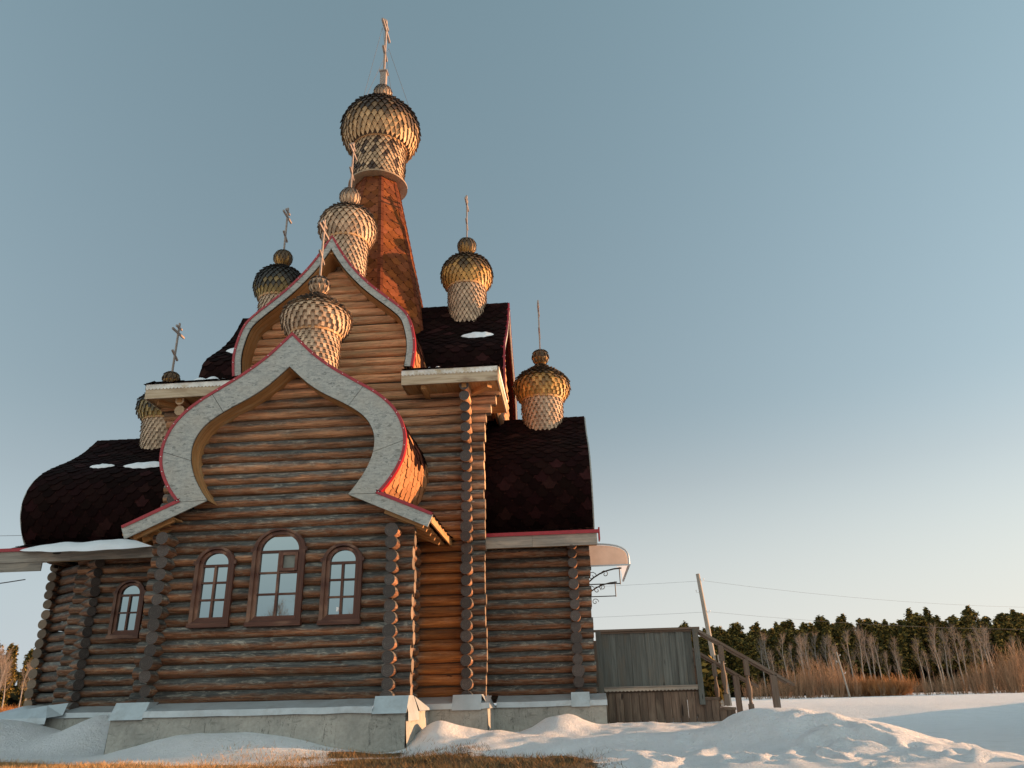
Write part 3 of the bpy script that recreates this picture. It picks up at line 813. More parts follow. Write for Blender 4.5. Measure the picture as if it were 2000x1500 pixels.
# upper corner eaves
def corner_eave(sx, sy):
    o0, o1 = 1.84, 3.95; zt = 7.46
    c = lambda a, b, z: (XC+sx*a, YC+sy*b, z)
    mb = MB()    # fascia boards
    L = o1-o0; t = .035
    mb.box(c((o0+o1)/2, o1, zt-.21), (L, t, .25), 0, (.6, .4, 0, 1)); mb.box(c(o1, (o0+o1)/2-.02, zt-.21), (t, L-.04, .25), 0, (.6, .4, 0, 1))
    mb.box(c(o0+.015, (o1+3.2)/2, zt-.21), (t, o1-3.2-.05, .2), 0, (.6, .4, 0, 1))
    mb.build('eave_fascia', M_PALEB, church)
    # scalloped valance
    mb = MB(); n = 26
    for ax in (0, 1):
        for k in range(n):
            a0 = o0+L*k/n; a1 = o0+L*(k+1)/n; am = (a0+a1)/2; off = o1+.03
            f = (lambda a, z: c(a, off, z)) if ax == 0 else (lambda a, z: c(off, a, z))
            zb = zt-.115
            pts = [f(a0, zt), f(a0, zb+.02), f(a0+(a1-a0)*.25, zb-.006), f(am, zb-.015), f(a0+(a1-a0)*.75, zb-.006), f(a1, zb+.02), f(a1, zt)]
            mb.face(pts)
            f2 = (lambda a, z: c(a, off-.015, z)) if ax == 0 else (lambda a, z: c(off-.015, a, z))
            q = [f2(a0, zt), f2(a0, zb+.02), f2(am, zb-.015), f2(a1, zb+.02), f2(a1, zt)]; mb.face(q)
            mb.face([pts[1], pts[3], q[2], q[1]]); mb.face([pts[3], pts[5], q[3], q[2]])
    mb.build('scalloped_valance', M_WHITE, church)
    mb = MB()    # soffit planks
    for k in range(6):
        w = (o1-.03-o0)/6; mb.box(c(o0+w*(k+.5), (3.0+o1)/2-.02, zt-.30), (w-.004, o1-3.0-.05, .02), 0, (random.uniform(.3, .8), .3, 0, 1))
    for k in range(5):
        w = (3.0-o0)/5; mb.box(c((3.15+o1)/2, o0+w*(k+.5), zt-.303), (o1-3.15-.05, w-.004, .02), 0, (random.uniform(.3, .8), .3, 0, 1))
    mb.beam(c(3.2, 3.2, zt-.36), c(3.75, 3.75, zt-.36), .12, .10, col=(.7, .3, 0, 1))
    for a in (2.3, 3.2): mb.beam(c(a, 3.1, zt-.36), c(a, 3.85, zt-.36), .1, .1, col=(.7, .3, 0, 1))
    mb.build('eave_soffit', M_SOFF, church)
    mb = MB()    # hipped shingle skirt
    ap = c(o0, o0, 8.15); e = o1+.06; z = zt+.01
    A_, B_, C_ = c(o0, e, z), c(e, e, z), c(e, o0, z); ap1 = c(o0, o0, 8.2)
    mb.face([A_, B_, ap1], None, (.03, .012, .01, 1)); mb.face([B_, C_, ap1], None, (.03, .012, .01, 1))
    cf = red_tab(.55)
    for ax in (0, 1):
        def F(u, v, h, ax=ax):
            t = v/2.2; o = e+.03-(e-o0)*t
            return Vector(c(u, o, z+(8.2-z)*t+h*1.0)) if ax == 0 else Vector(c(o, u, z+(8.2-z)*t+h))
        rows = 13
        for rr in range(rows):
            v0 = 2.2-(rr+1)*.165; v0 = max(v0, 0); lim = e-(e-o0)*v0/2.2
            u = o0-(rr % 2)*.12
            while u < lim:
                a, b = max(u+.003, o0), min(u+.24, lim)
                if b-a > .02:
                    l = random.uniform(.012, .035)
                    q = [F(a, v0+.2, .004), F(b, v0+.2, .004), F(b, v0, l), F(a, v0, l)]
                    c_ = cf(0, 0); mb.face(q, None, c_); mb.face([F(a, v0, l), F(b, v0, l), F(b, v0, l-.02), F(a, v0, l-.02)], None, c_)
                u += .25
    mb.build('eave_roof', M_TILE, church)
for sx, sy in ((-1, -1), (1, -1), (-1, 1), (1, 1)): corner_eave(sx, sy)

# ------------------------------------------------------------------ tent spire (octagonal)
def tentR(z): return .62+(15.5-z)*.209
mb = MB(); zt, zb = 15.5, 7.6
def oc(k, z): a = R(-90+22.5+45*k); r = tentR(z); return Vector((XC+r*math.cos(a), YC+r*math.sin(a), z))
for k in range(8):
    mb.face([oc(k-1, zb), oc(k, zb), oc(k, zt), oc(k-1, zt)], None, (.04, .015, .012, 1))
    a0, b0, a1, b1 = oc(k-1, zt), oc(k, zt), oc(k-1, zb), oc(k, zb)
    m0 = (a0+b0)/2; m1 = (a1+b1)/2; ex = (b0-a0).normalized(); ev = (m1-m0); Lv = ev.length; ev = ev/Lv; nn = ex.cross(ev)
    ca = R(-90+45*k)
    if nn.dot(Vector((math.cos(ca), math.sin(ca), .2))) < 0: nn = -nn
    F = lambda u, v, h, m0=m0, ex=ex, ev=ev, nn=nn: m0+ex*u+ev*v+nn*h
    hw = lambda v, q0=(b0-a0).length/2, q1=(b1-a1).length/2, Lv=Lv: q0+(q1-q0)*v/Lv
    def tc(u, v):
        b = random.uniform(.7, 1.3); return (.17*b, .055*b, .022*b*random.uniform(.7, 1.2), 1)
    tabs(mb, F, 0, 0, Lv, tw=.36, rh=.17, lift=.014, colf=tc, uclamp=lambda v, hw=hw: (-hw(v), hw(v)))
mb.build('tent_roof', M_TILE, church)
mb = MB()
for k in range(8):
    a = R(-90+22.5+45*k); rad = Vector((math.cos(a), math.sin(a), .21)).normalized(); tg = Vector((-math.sin(a), math.cos(a), 0))
    z = zt-.02
    while z > zb:
        z1 = z-.26; b = random.uniform(.7, 1.25); c = (.13*b, .040*b, .02*b, 1)
        for s in (-1, 1):
            w = .085
            tgs = (tg*s*math.cos(R(22.5)) - Vector((math.cos(a), math.sin(a), 0))*math.sin(R(22.5)))
            p0 = oc(k, z)+rad*.022; p1 = oc(k, z1)+rad*.036
            mb.face([p0, p1, p1+tgs*w+rad*.0, p0+tgs*w], None, c)
            mb.face([p1, p1-rad*.03, p1+tgs*w-rad*.03, p1+tgs*w], None, c)
        z -= .24
mb.build('ridge_caps', M_TILE, church)

# ------------------------------------------------------------------ onion domes
def lerpprof(prof, t):
    L = [0]
    for p, q in zip(prof, prof[1:]): L.append(L[-1]+math.hypot(q[0]-p[0], q[1]-p[1]))
    s = t*L[-1]; i = 0
    while i < len(L)-2 and L[i+1] < s: i += 1
    f = (s-L[i])/(L[i+1]-L[i]); p, q = prof[i], prof[i+1]
    tx, tz = q[0]-p[0], q[1]-p[1]; l = math.hypot(tx, tz)
    return p[0]+tx*f, p[1]+tz*f, -tz/l, tx/l, L[-1]
def scale_shape(kind):
    if kind == 'diamond': r = [(1, 0), (1, .42), (.80, .47), (.80, .56), (.58, .60), (.58, .70), (.36, .74), (.36, .84), (.16, .88), (.16, 1)]
    elif kind == 'cross': r = [(1, 0), (1, .56), (.46, .56), (.46, .80), (.46, 1)]
    else: r = [(1, 0), (1, .6), (.6, .85), (0.2, 1)]
    return r+[(-x, t) for x, t in reversed(r)]
def lemekh(mb, prof, nrows, n, kind, colf, lift=.03, over=1.9, thick=.014, c=(0, 0, 0), hbase=.0):
    """wooden scales laid in rings on a surface of revolution; prof runs from top to bottom, outward normal"""
    shape = scale_shape(kind); c = Vector(c)
    seg = 28
    g = []
    for i in range(nrows*2+1):
        r, z, nr, nz, L = lerpprof(prof, i/(nrows*2))
        g.append([c+Vector((max(0, r-.012)*math.cos(2*math.pi*k/seg), max(0, r-.012)*math.sin(2*math.pi*k/seg), z)) for k in range(seg)])
    mb.grid(g, None, (.10, .055, .03, 1), 0, True, True)
    for i in range(nrows):
        t0 = (i-.6)/nrows
        for k in range(n):
            th0 = 2*math.pi*(k+.5*(i % 2))/n; dth = math.pi/n*.96
            jl = random.uniform(.75, 1.35); jt = random.uniform(-.015, .015)
            top = []; bot = []
            for x, tt in shape:
                t = min(1, max(0, t0+tt*over/nrows+jt/nrows)); r, z, nr, nz, L = lerpprof(prof, t)
                h = .006+hbase+lift*jl*tt**1.3
                th = th0+x*dth
                rr = r+nr*h; zz = z+nz*h
                top.append(c+Vector((rr*math.cos(th), rr*math.sin(th), zz)))
                rb = r+nr*(h-thick); zb_ = z+nz*(h-thick)
                bot.append(c+Vector((rb*math.cos(th), rb*math.sin(th), zb_)))
            col = colf(i/nrows)
            mb.face(top, None, col)
            dk = tuple(q*.35 for q in col[:3])+(1,)
            m = len(shape)
            for a in range(1, m-2): mb.face([top[a], bot[a], bot[a+1], top[a+1]], None, dk)
def onion(scale=1.0, pointy=False, R0=.75):
    """bulb half profile top -> bottom, z relative to the joint with the neck"""
    if pointy: p = [(.10, 1.12), (.16, 1.0), (.30, .90), (.50, .78), (.66, .64), (.745, .50), (.76, .38), (.72, .24), (.63, .10), (.53, 0)]
    else: p = [(.10, 1.13), (.22, 1.11), (.40, 1.03), (.57, .90), (.69, .73), (.75, .54), (.745, .38), (.69, .20), (.60, .07), (.54, 0)]
    return [(r*scale, z*scale) for r, z in p]
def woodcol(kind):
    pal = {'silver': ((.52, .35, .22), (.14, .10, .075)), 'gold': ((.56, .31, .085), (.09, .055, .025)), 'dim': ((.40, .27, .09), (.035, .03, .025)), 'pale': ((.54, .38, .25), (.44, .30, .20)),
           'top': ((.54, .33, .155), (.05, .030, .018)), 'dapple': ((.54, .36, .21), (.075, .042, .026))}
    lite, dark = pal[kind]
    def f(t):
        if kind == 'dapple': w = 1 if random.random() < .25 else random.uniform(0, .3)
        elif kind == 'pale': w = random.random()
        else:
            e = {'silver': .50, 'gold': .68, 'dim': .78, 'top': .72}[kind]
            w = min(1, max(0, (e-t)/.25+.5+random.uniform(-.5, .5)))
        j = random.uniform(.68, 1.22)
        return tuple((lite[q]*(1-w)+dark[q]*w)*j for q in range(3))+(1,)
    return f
def cross(mb, z0, H, w=.05, arm=.33):
    """eight-pointed cross, arms along y"""
    t = w*.6
    mb.box((0, 0, z0+H/2), (t, w, H))
    mb.box((0, 0, z0+H*.80), (t*1.25, arm*2, w)); mb.box((0, 0, z0+H*.91), (t*1.25, arm*.95, w*.9))
    mb.beam((0, -arm*.52, z0+H*.36+.09), (0, arm*.52, z0+H*.36-.09), t*1.25, w*.9)
DCACHE = {}
def dome(x, y, zj, neckz, palette, kind, label=None, scale=1.0, big=False):
    """zj: height of the joint between bulb and neck"""
    key = (palette, kind, big, round(zj-neckz, 2))
    if key not in DCACHE:
        b = MB(); ns, rows = (30, 14) if not big else (34, 16)
        sc = 1.60 if big else .96
        pr = onion(sc, kind == 'cross')
        if kind == 'cross': lemekh(b, pr, 15, 28, kind, woodcol(palette), .06, thick=.028, over=1.7)
        else: lemekh(b, pr, rows, 28 if not big else 38, kind, woodcol(palette), .05*(1.3 if big else 1), thick=.026*(1.3 if big else 1), over=1.7)
        n = MB(); h = zj-neckz; rt_, rb_ = (.52, .47) if not big else (.80, .76)
        npf = [(rt_, 0), (rt_*.985, -h*.33), (rb_*1.0, -h*.75), (rb_*(1.0), -h)]
        rowsn = int(h/.105)
        lemekh(n, npf, rowsn, 26 if not big else 34, kind, woodcol('dapple' if big else 'pale'), .045, thick=.022, over=1.7)
        # collar ring
        k = MB(); sg = 40; rr = rt_+.045; tz = .03
        ringp = [(rt_-.02, tz), (rr, tz), (rr, -tz-.01), (rt_, -tz-.01)]
        k.grid([[(r*math.cos(2*math.pi*j/sg), r*math.sin(2*math.pi*j/sg), z) for j in range(sg)] for r, z in ringp], None, (.55, .30, .13, 1), 0, False, True)
        if big:
            ringp = [(.74, -h+.02), (.90, -h-.0), (.90, -h-.05), (.60, -h-.05)]
            n.grid([[(r*math.cos(2*math.pi*j/sg), r*math.sin(2*math.pi*j/sg), z) for j in range(sg)] for r, z in ringp], None, (.30, .20, .12, 1), 0, False, True)
        a = MB(); Rb = .29 if big else .265 if kind != 'cross' else .225; rz = Rb*.98; bc = 2.33 if big else 1.44 if kind != 'cross' else 1.29
        bp = [(Rb*math.sin(math.pi*q/12), bc+rz*math.cos(math.pi*q/12)) for q in range(1, 12)]
        lemekh(a, bp, 5 if kind != 'cross' else 4, 15 if kind != 'cross' else 12, 'diamond' if kind != 'cross' else 'round', woodcol('gold' if palette in ('gold', 'dim') else 'silver'), .022, thick=.01)
        c = MB(); ztop = bc+rz
        c.tube([(0, 0, bc-rz-.2), (0, 0, bc)], Rb*.4, 10)
        if big:
            c.box((0, 0, ztop+.26), (.19, .19, .66)); c.box((0, 0, ztop+.60), (.26, .26, .05)); cross(c, ztop+.6, 2.30, .095, .50)
        else: cross(c, ztop-.06, 1.60, .060, .34)
        DCACHE[key] = [q.build(nm, mt) for q, nm, mt in ((b, 'onion_dome', M_WOODT), (n, 'dome_neck', M_WOODT), (k, 'dome_collar', M_WOODT), (a, 'dome_ball', M_WOODT), (c, 'cross', M_CROSS))]
        objs = DCACHE[key]
        d = objs[0]
        for o in objs[1:]: o.parent = d
        d.parent = church
    else:
        d = copy_tree(DCACHE[key][0], church)
    d.location = (x-XC, y-YC, zj)
    if label: d['label'] = label
    return d
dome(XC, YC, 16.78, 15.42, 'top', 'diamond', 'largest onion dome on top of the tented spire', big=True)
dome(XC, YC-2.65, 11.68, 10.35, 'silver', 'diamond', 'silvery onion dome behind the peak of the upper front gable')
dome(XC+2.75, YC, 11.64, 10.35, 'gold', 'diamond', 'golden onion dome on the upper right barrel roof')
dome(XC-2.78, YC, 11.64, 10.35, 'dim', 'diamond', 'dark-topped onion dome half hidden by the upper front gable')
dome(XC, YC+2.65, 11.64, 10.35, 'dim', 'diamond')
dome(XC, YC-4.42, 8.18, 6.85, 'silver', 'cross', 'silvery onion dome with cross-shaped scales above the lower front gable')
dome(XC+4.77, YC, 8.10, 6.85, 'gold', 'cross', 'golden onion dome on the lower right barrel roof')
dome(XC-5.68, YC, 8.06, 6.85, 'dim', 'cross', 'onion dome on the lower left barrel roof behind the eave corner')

# guy wires of the top cross
mb = MB(); zc = 22.2
for dx, dy in ((1.0, .4), (-1.0, .4), (.5, -1), (-.5, -1)):
    mb.tube([(XC, YC+(.45 if dy > 0 else -.45), 21.5), (XC+dx*.9, YC+dy*.6, 18.45)], .006, 4)
mb.build('guy_wires', M_WIRE, church)

# ------------------------------------------------------------------ windows
def arch(hw, spr, zb, n=14, flat=1.0):
    """closed outline, counter-clockwise from bottom left, z relative"""
    pts = [(-hw, zb), (hw, zb), (hw, spr)]
    for k in range(1, n): a = math.pi*k/n; pts.append((hw*math.cos(a), spr+hw*flat*math.sin(a)))
    pts.append((-hw, spr)); return pts
def ring_frame(mb, outer, inner, cx, y0, y1, col=(.5, .5, 0, 1)):
    n = len(outer)
    P_ = lambda p, y: (cx+p[0], y, p[1])
    for i in range(n):
        j = (i+1) % n; a, b, c, d = outer[i], outer[j], inner[j], inner[i]
        L = math.hypot(b[0]-a[0], b[1]-a[1]); u = i*.3
        uvs = [(u, 0), (u+L, 0), (u+L, .08), (u, .08)]
        mb.face([P_(a, y0), P_(b, y0), P_(c, y0), P_(d, y0)], uvs, col)
        mb.face([P_(d, y0), P_(c, y0), P_(c, y1), P_(d, y1)], uvs, col)
        mb.face([P_(b, y0), P_(a, y0), P_(a, y1), P_(b, y1)], uvs, col)
def window(cx, zb, zt, w, wy, rows, vent):
    fl = .82
    hw = w/2; yo = wy-.155
    # casing
    cas = MB()
    h1 = hw; spr = zt-h1*fl
    outer = arch(h1, spr, zb, flat=fl); inner = arch(h1-.07, spr, zb+.07, flat=fl*(h1-.05)/(h1-.07))
    ring_frame(cas, outer, inner, cx, yo, wy+.05, (.35, .5, 0, 1))
    # little ears at the springing and raised edge
    for s in (-1, 1): cas.box((cx+s*(h1+.012), yo+.02, spr+.01), (.045, .05, .07), 0, (.3, .5, 0, 1))
    cas.box((cx, yo+.03, zb+.0), (w+.03, .12, .075), 0, (.5, .5, 0, 1))
    o = cas.build('window', M_FRAME, church); 
    fr = MB(); h2 = h1-.07
    i2 = h2-.065
    ring_frame(fr, arch(h2, spr, zb+.07, flat=fl), arch(i2, spr, zb+.14, flat=fl), cx, yo+.045, wy+.05, (.75, .5, 0, 1))
    ym = yo+.075; ztr = spr-.02 if rows == 3 and vent else spr-.04
    fr.box((cx, ym, ztr), (2*i2+.02, .04, .045), 0, (.4, .5, 0, 1))
    ph = (ztr-(zb+.14))/rows
    for k in range(1, rows): fr.box((cx, ym, zb+.14+ph*k), (2*i2+.02, .035, .034), 0, (.4, .5, 0, 1))
    fr.box((cx, ym-.004, (ztr+zb+.14)/2), (.04, .04, ztr-zb-.14), 0, (.6, .5, 0, 1))
    if vent:
        zc = ztr-ph/2; xc = cx+i2/2+.012; W2 = i2-.035; H2 = ph-.05
        for dx, dz, a, b in ((0, H2/2-.025, W2, .05), (0, -H2/2+.025, W2, .05), (W2/2-.025, 0, .05, H2), (-W2/2+.025, 0, .05, H2)):
            fr.box((xc+dx, ym-.02-.001*abs(dx), zc+dz), (a, .05, b), 0, (.85, .5, 0, 1))
    f = fr.build('frame', M_FRAME, o)
    g = MB(); out = arch(i2+.01, spr, zb+.13, flat=fl); g.face([(cx+x, yo+.092, z) for x, z in out]); g.build('pane', M_GLASS, o)
    if vent:
        v = MB(); v.box((xc, ym+.0, zc), (W2-.09, .012, H2-.09)); v.build('vent_screen', M_VENT, o)
    if not vent and abs(cx+4.17) < .01:
        v = MB(); v.box((cx-.06, yo+.088, zb+.23), (.045, .004, .075)); v.build('paper_note', M_PAPER, o)
M_VENT = mat_simple('vent_screen', (.16, .17, .15), .5)
for wv in WINS: window(*wv)

# ------------------------------------------------------------------ roof snow
def roof_snow(bar, side, v0, v1, u0, u1, h, label):
    """lens-shaped snow lying on a barrel roof between arc lengths v0..v1 and axis positions u0..u1"""
    ch = bar.prof; L = [0]
    full = ch+([bar.foot] if bar.foot else [])
    for p, q in zip(full, full[1:]): L.append(L[-1]+math.hypot(q[0]-p[0], q[1]-p[1]))
    def S(v):
        i = 0
        while i < len(L)-2 and L[i+1] < v: i += 1
        t = (v-L[i])/(L[i+1]-L[i]); p, q = full[i], full[i+1]; tx, tz = q[0]-p[0], q[1]-p[1]; l = math.hypot(tx, tz)
        return p[0]+tx*t, p[1]+tz*t, -tz/l, tx/l
    mb = MB(); nu, nv = 30, 10; rows = []; ph = random.uniform(0, 6)
    for i in range(nu+1):
        u = u0+(u1-u0)*i/nu; s = math.sin(math.pi*i/nu); row = []
        e = .5+.5*s**.5+.10*math.sin(i*.9+ph)
        for j in range(nv+1):
            w = j/nv; f = max(0, s)**.55*e
            v = (v0+v1)/2+(w-.5)*(v1-v0)*f
            d, z, nx, nz = S(v); hh = h*(max(0, math.sin(math.pi*w))**.5)*max(0, s)**.5*(1+.14*math.sin(i*.55+ph)+.08*math.sin(i*1.1+j*.8))
            hh += .02
            row.append(bar.pt(side, u, d+nx*hh*.6, z+nz*hh+.4*hh))
        rows.append(row)
    mb.grid(rows, None)
    o = mb.build('roof_snow', M_SNOW); tag(o, label, 'snow', 'snow left on the church roofs')
roof_snow(bars['ur'], -1, 1.75, 2.2, 2.75, 3.62, .06, 'white snow patch on the upper right barrel roof below the golden dome')
roof_snow(bars['ul'], -1, 1.75, 2.4, 2.55, 3.55, .06, 'small white snow patch on the upper left barrel roof')
roof_snow(bars['ll'], -1, 1.95, 2.35, 4.35, 5.6, .05, 'longer snow patch high on the lower left barrel roof')
roof_snow(bars['ll'], -1, 1.95, 2.2, 5.85, 6.5, .04, 'short snow patch high on the lower left barrel roof')
roof_snow(bars['ll'], -1, 4.95, 5.85, 3.4, 7.0, .10, 'long snow drift lying along the lower left eave')
def eave_snow(x0, x1, y, z0, h, label):
    mb = MB(); rows = []
    for i in range(31):
        s = math.sin(math.pi*i/30)**.6; x = x0+(x1-x0)*i/30; row = []
        for j in range(9):
            w = j/8; row.append((x, y+w*.55, z0+w*.16+h*s*math.sin(math.pi*min(1, w*.9+.08))**.6*(1+.2*math.sin(i*.8))))
        rows.append(row)
    mb.grid(rows, None); tag(mb.build('roof_snow', M_SNOW), label, 'snow', 'snow left on the church roofs')
eave_snow(-8.62, -7.45, 15.32, 7.47, .16, 'thick snow on the upper left eave beside the gable foot')
eave_snow(-3.22, -2.42, 15.32, 7.47, .11, 'thin snow on the upper right eave beside the gable foot')

# ------------------------------------------------------------------ door canopy on the right end wall
nt_ = NT(M_POLY.node_tree); pb_ = M_POLY.node_tree.nodes['Principled BSDF']
tr_ = nt_.node('ShaderNodeBsdfTranslucent'); tr_.inputs[0].default_value = (.75, .68, .62, 1); ms_ = nt_.node('ShaderNodeMixShader'); ms_.inputs[0].default_value = .5
nt_.l.new(pb_.outputs[0], ms_.inputs[1]); nt_.l.new(tr_.outputs[0], ms_.inputs[2]); nt_.l.new(ms_.outputs[0], M_POLY.node_tree.nodes['Material Output'].inputs[0])
ROOT = MB(); zt = 3.96
rows = []
for y in (17.75, 20.3):
    rows.append([(.25+1.0*math.sin(R(a))**.75, y, zt-.46+.46*math.cos(R(a))**.45) for a in (0, 10, 20, 30, 42, 54, 66, 74, 80, 85, 88, 90)])
ROOT.grid(rows, None, smooth=True)
M_SHEET = M_POLY.copy(); M_SHEET.name = 'clear_canopy_sheet'; n2_ = NT(M_SHEET.node_tree); ou_ = M_SHEET.node_tree.nodes['Material Output']
tp_ = n2_.node('ShaderNodeBsdfTransparent'); m2_ = n2_.node('ShaderNodeMixShader'); m2_.inputs[0].default_value = .62
src_ = ou_.inputs[0].links[0].from_socket; n2_.l.new(src_, m2_.inputs[1]); n2_.l.new(tp_.outputs[0], m2_.inputs[2]); n2_.l.new(m2_.outputs[0], ou_.inputs[0])
canopy = ROOT.build('door_canopy', M_SHEET, church)
for y in (17.74,):
    c2 = MB(); a_ = [(.25+1.0*math.sin(R(a))**.75, y, zt-.46+.46*math.cos(R(a))**.45) for a in (0, 10, 20, 30, 42, 54, 66, 74, 80, 85, 88, 90)]
    c2.face(a_+[(.25, y, zt-.46)])
    c2.build('end_panel', M_POLY, canopy)
c3 = MB(); pts = [(.25+1.02*math.sin(R(a))**.75, 17.70, zt-.46+.48*math.cos(R(a))**.45) for a in (0, 10, 20, 30, 42, 54, 66, 74, 80, 85, 88, 90)]
c3.tube(pts, .02, 6); c3.beam((.25, 17.72, zt-.47), (1.30, 17.72, zt-.47), .03, .03); c3.beam((1.27, 17.7, zt-.47), (1.27, 20.33, zt-.47), .04, .04)
c3.build('edge_profile', M_METAL, canopy)
for y in (17.85, 20.15):
    br = MB(); w = .013
    br.tube([(.10, y, 2.55)]+[(.10+1.0*(1-math.cos(R(a))), y, 2.62+.82*math.sin(R(a))) for a in range(10, 91, 10)], .018, 6)
    br.tube([(.1, y, 3.10), (1.05, y, 3.10)], w, 6); br.tube([(1.05, y, 3.08), (1.05, y, 3.46)], w, 6); br.tube([(.1, y, 2.5), (.1, y, 3.6)], w, 6)
    for (cx, cz, r0, sg) in ((.42, 3.28, .11, 1), (.72, 3.32, .09, -1), (.30, 3.0, .10, -1), (.52, 2.97, .09, 1), (.24, 3.42, .09, 1)):
        sp = [(cx+sg*r0*(1-t/14)*math.cos(t*.62), y, cz+r0*(1-t/14)*math.sin(t*.62)) for t in range(13)]
        br.tube(sp, .009, 5)
    br.build('scroll_bracket', M_DARK, canopy)

# ------------------------------------------------------------------ porch with stairs
px0, px1, py0, py1, dz = .42, 2.55, 17.45, 20.9, .90
porch = empty('porch', (1.5, 19.2, 0), 'grey plank porch with a stair and turned balusters beside the church', 'porch')
mb = MB()
for k in range(10): mb.box((px0+.1+(px1-px0-.2)*(k+.5)/10, (py0+py1)/2, dz-.02), ((px1-px0-.2)/10-.006, py1-py0-.06, .04), 0, (random.random(), .5, 0, 1))
mb.build('deck', M_PORCH, porch)
for y, nm in ((py0, 0), (py1, 1)):
    mb = MB(); n = 12; x = px0+.10; wd = (px1-px0-.22)/n
    for k in range(n):
        mb.box((x+wd*(k+.5), y+(.009 if k % 2 else -.009), 1.455+random.uniform(-.004, .004)), (wd+.012, .016, 1.20), 0, (random.uniform(.25, .95), .5, 0, 1))
    mb.build('plank_panel', M_PORCH, porch)
    mb = MB(); mb.box(((px0+px1)/2, y-.02, 2.06), (px1-px0+.14, .11, .045), 0, (.5, .5, 0, 1)); mb.box(((px0+px1)/2, y-.02, 2.015), (px1-px0, .035, .04), 0, (.3, .5, 0, 1)); mb.build('handrail', M_RAIL, porch)
    for xx in (px0+.045, px1-.03):
        mb = MB(); mb.box((xx, y-.035, 1.30), (.11, .09, 1.50), 0, (.45, .5, 0, 1)); mb.build('post', M_PORCH, porch)
    mb = MB(); n = 13
    for k in range(n):
        wd = (px1-px0)/n; mb.box((px0+wd*(k+.5), y+.02, .35), (wd-.01, .025, .92), 0, (random.uniform(.2, 1), .5, 0, 1))
    mb.box(((px0+px1)/2, y+.06, .88), (px1-px0, .05, .14), 0, (.3, .5, 0, 1)); mb.build('skirt_panel', M_PORCHB, porch)
    mb = MB(); n = 30; L = px1-px0+.2
    for k in range(n):
        a0 = px0-.2+L*k/n; a1 = a0+L/n
        mb.face([(a0, y-.045, .91), (a0, y-.045, .855), ((a0+a1)/2, y-.045, .832), (a1, y-.045, .855), (a1, y-.045, .91)], None, (.8, .5, 0, 1))
    mb.box((px0-.2+L/2, y-.02, .925), (L, .1, .025), 0, (.4, .5, 0, 1)); mb.build('scalloped_trim', M_GREYB, porch)
for i, (sx, sz) in enumerate(((2.72, .66), (3.02, .46), (3.32, .30))):
    mb = MB(); mb.box((sx, 19.17, sz), (.34, 3.5, .05), 0, (.3, .5, 0, 1)); mb.box((sx+.14, 19.17, sz-.22), (.03, 3.44, .4), 0, (.4, .5, 0, 1))
    for k in range(2): mb.box((sx-.1+.16*k, py0+.0, sz-.27), (.15, .025, .5), 0, (random.random(), .5, 0, 1))
    mb.build('step', M_PORCHB, porch)
for y in (py0-.02, py1-.05):
    a = Vector((px1+.02, y, 2.02)); b = Vector((4.42, y, .88))
    mb = MB(); mb.beam(a, b, .10, .055, col=(.6, .5, 0, 1)); mb.beam(a-Vector((0, 0, .06)), b-Vector((0, 0, .06))-Vector((.15, 0, -.1)), .04, .05, col=(.4, .5, 0, 1)); mb.build('handrail', M_RAIL, porch)
    for i, x in enumerate((3.02, 3.50, 4.02) if y < 19 else (2.95, 3.4, 3.9)):
        t = (x-a.x)/(b.x-a.x); zt_ = a.z+(b.z-a.z)*t-.04; zb_ = {0: .52, 1: .32, 2: .2}[i]
        mb = MB()
        if i == 2: mb.box((x, y, (zt_+zb_)/2), (.13, .10, zt_-zb_), 0, (.6, .5, 0, 1))
        else:
            hs_ = .32; mb.box((x, y, zt_-hs_/2), (.10, .09, hs_), 0, (.5, .5, 0, 1)); H = zt_-hs_-(zb_+.22)
            prof = [(0, .030), (.03, .045), (.06, .028), (.10, .034), (.25, .040), (.45, .060), (.6, .058), (.85, .036), (.94, .03), (.97, .046), (1, .03)]
            mb.tube([(x, y, zt_-hs_-H*q) for q, r in prof], [r for q, r in prof], 10)
            mb.box((x, y, zb_+.11), (.10, .09, .22), 0, (.5, .5, 0, 1))
        mb.build('baluster', M_RAIL, porch)

# ------------------------------------------------------------------ ground: one sheet to the horizon
def axis_coords(c0, c1, d, far, growth=1.13):
    a = list(np.arange(c0, c1+d*.5, d)); s = d; x = a[-1]
    while x < far: s *= growth; x += s; a.append(x)
    s = d; x = a[0]; b = []
    while x > -far: s *= growth; x -= s; b.append(x)
    return np.array(list(reversed(b))+a)
xs = axis_coords(-14, 13, .085, 2600); ys = axis_coords(8.2, 19, .085, 2600)
X, Y = np.meshgrid(xs, ys, indexing='ij')
rng = np.random.RandomState(3)
def vnoise(x, y, s, seed):
    r = np.random.RandomState(seed).rand(256, 256); x = x/s+37.3; y = y/s+91.7
    xi = np.floor(x).astype(int); yi = np.floor(y).astype(int); fx = x-xi; fy = y-yi
    fx = fx*fx*(3-2*fx); fy = fy*fy*(3-2*fy); g = lambda a, b: r[a % 256, b % 256]
    return (g(xi, yi)*(1-fx)+g(xi+1, yi)*fx)*(1-fy)+(g(xi, yi+1)*(1-fx)+g(xi+1, yi+1)*fx)*fy-.5
def sst(a, b, x): t = np.clip((x-a)/(b-a), 0, 1); return t*t*(3-2*t)
def bump(x, y, cx, cy, rx, ry, h, p=1.0, rot=0):
    c, s = math.cos(rot), math.sin(rot); dx = (x-cx)*c+(y-cy)*s; dy = -(x-cx)*s+(y-cy)*c
    return h*np.exp(-((dx/rx)**2+(dy/ry)**2)**p)
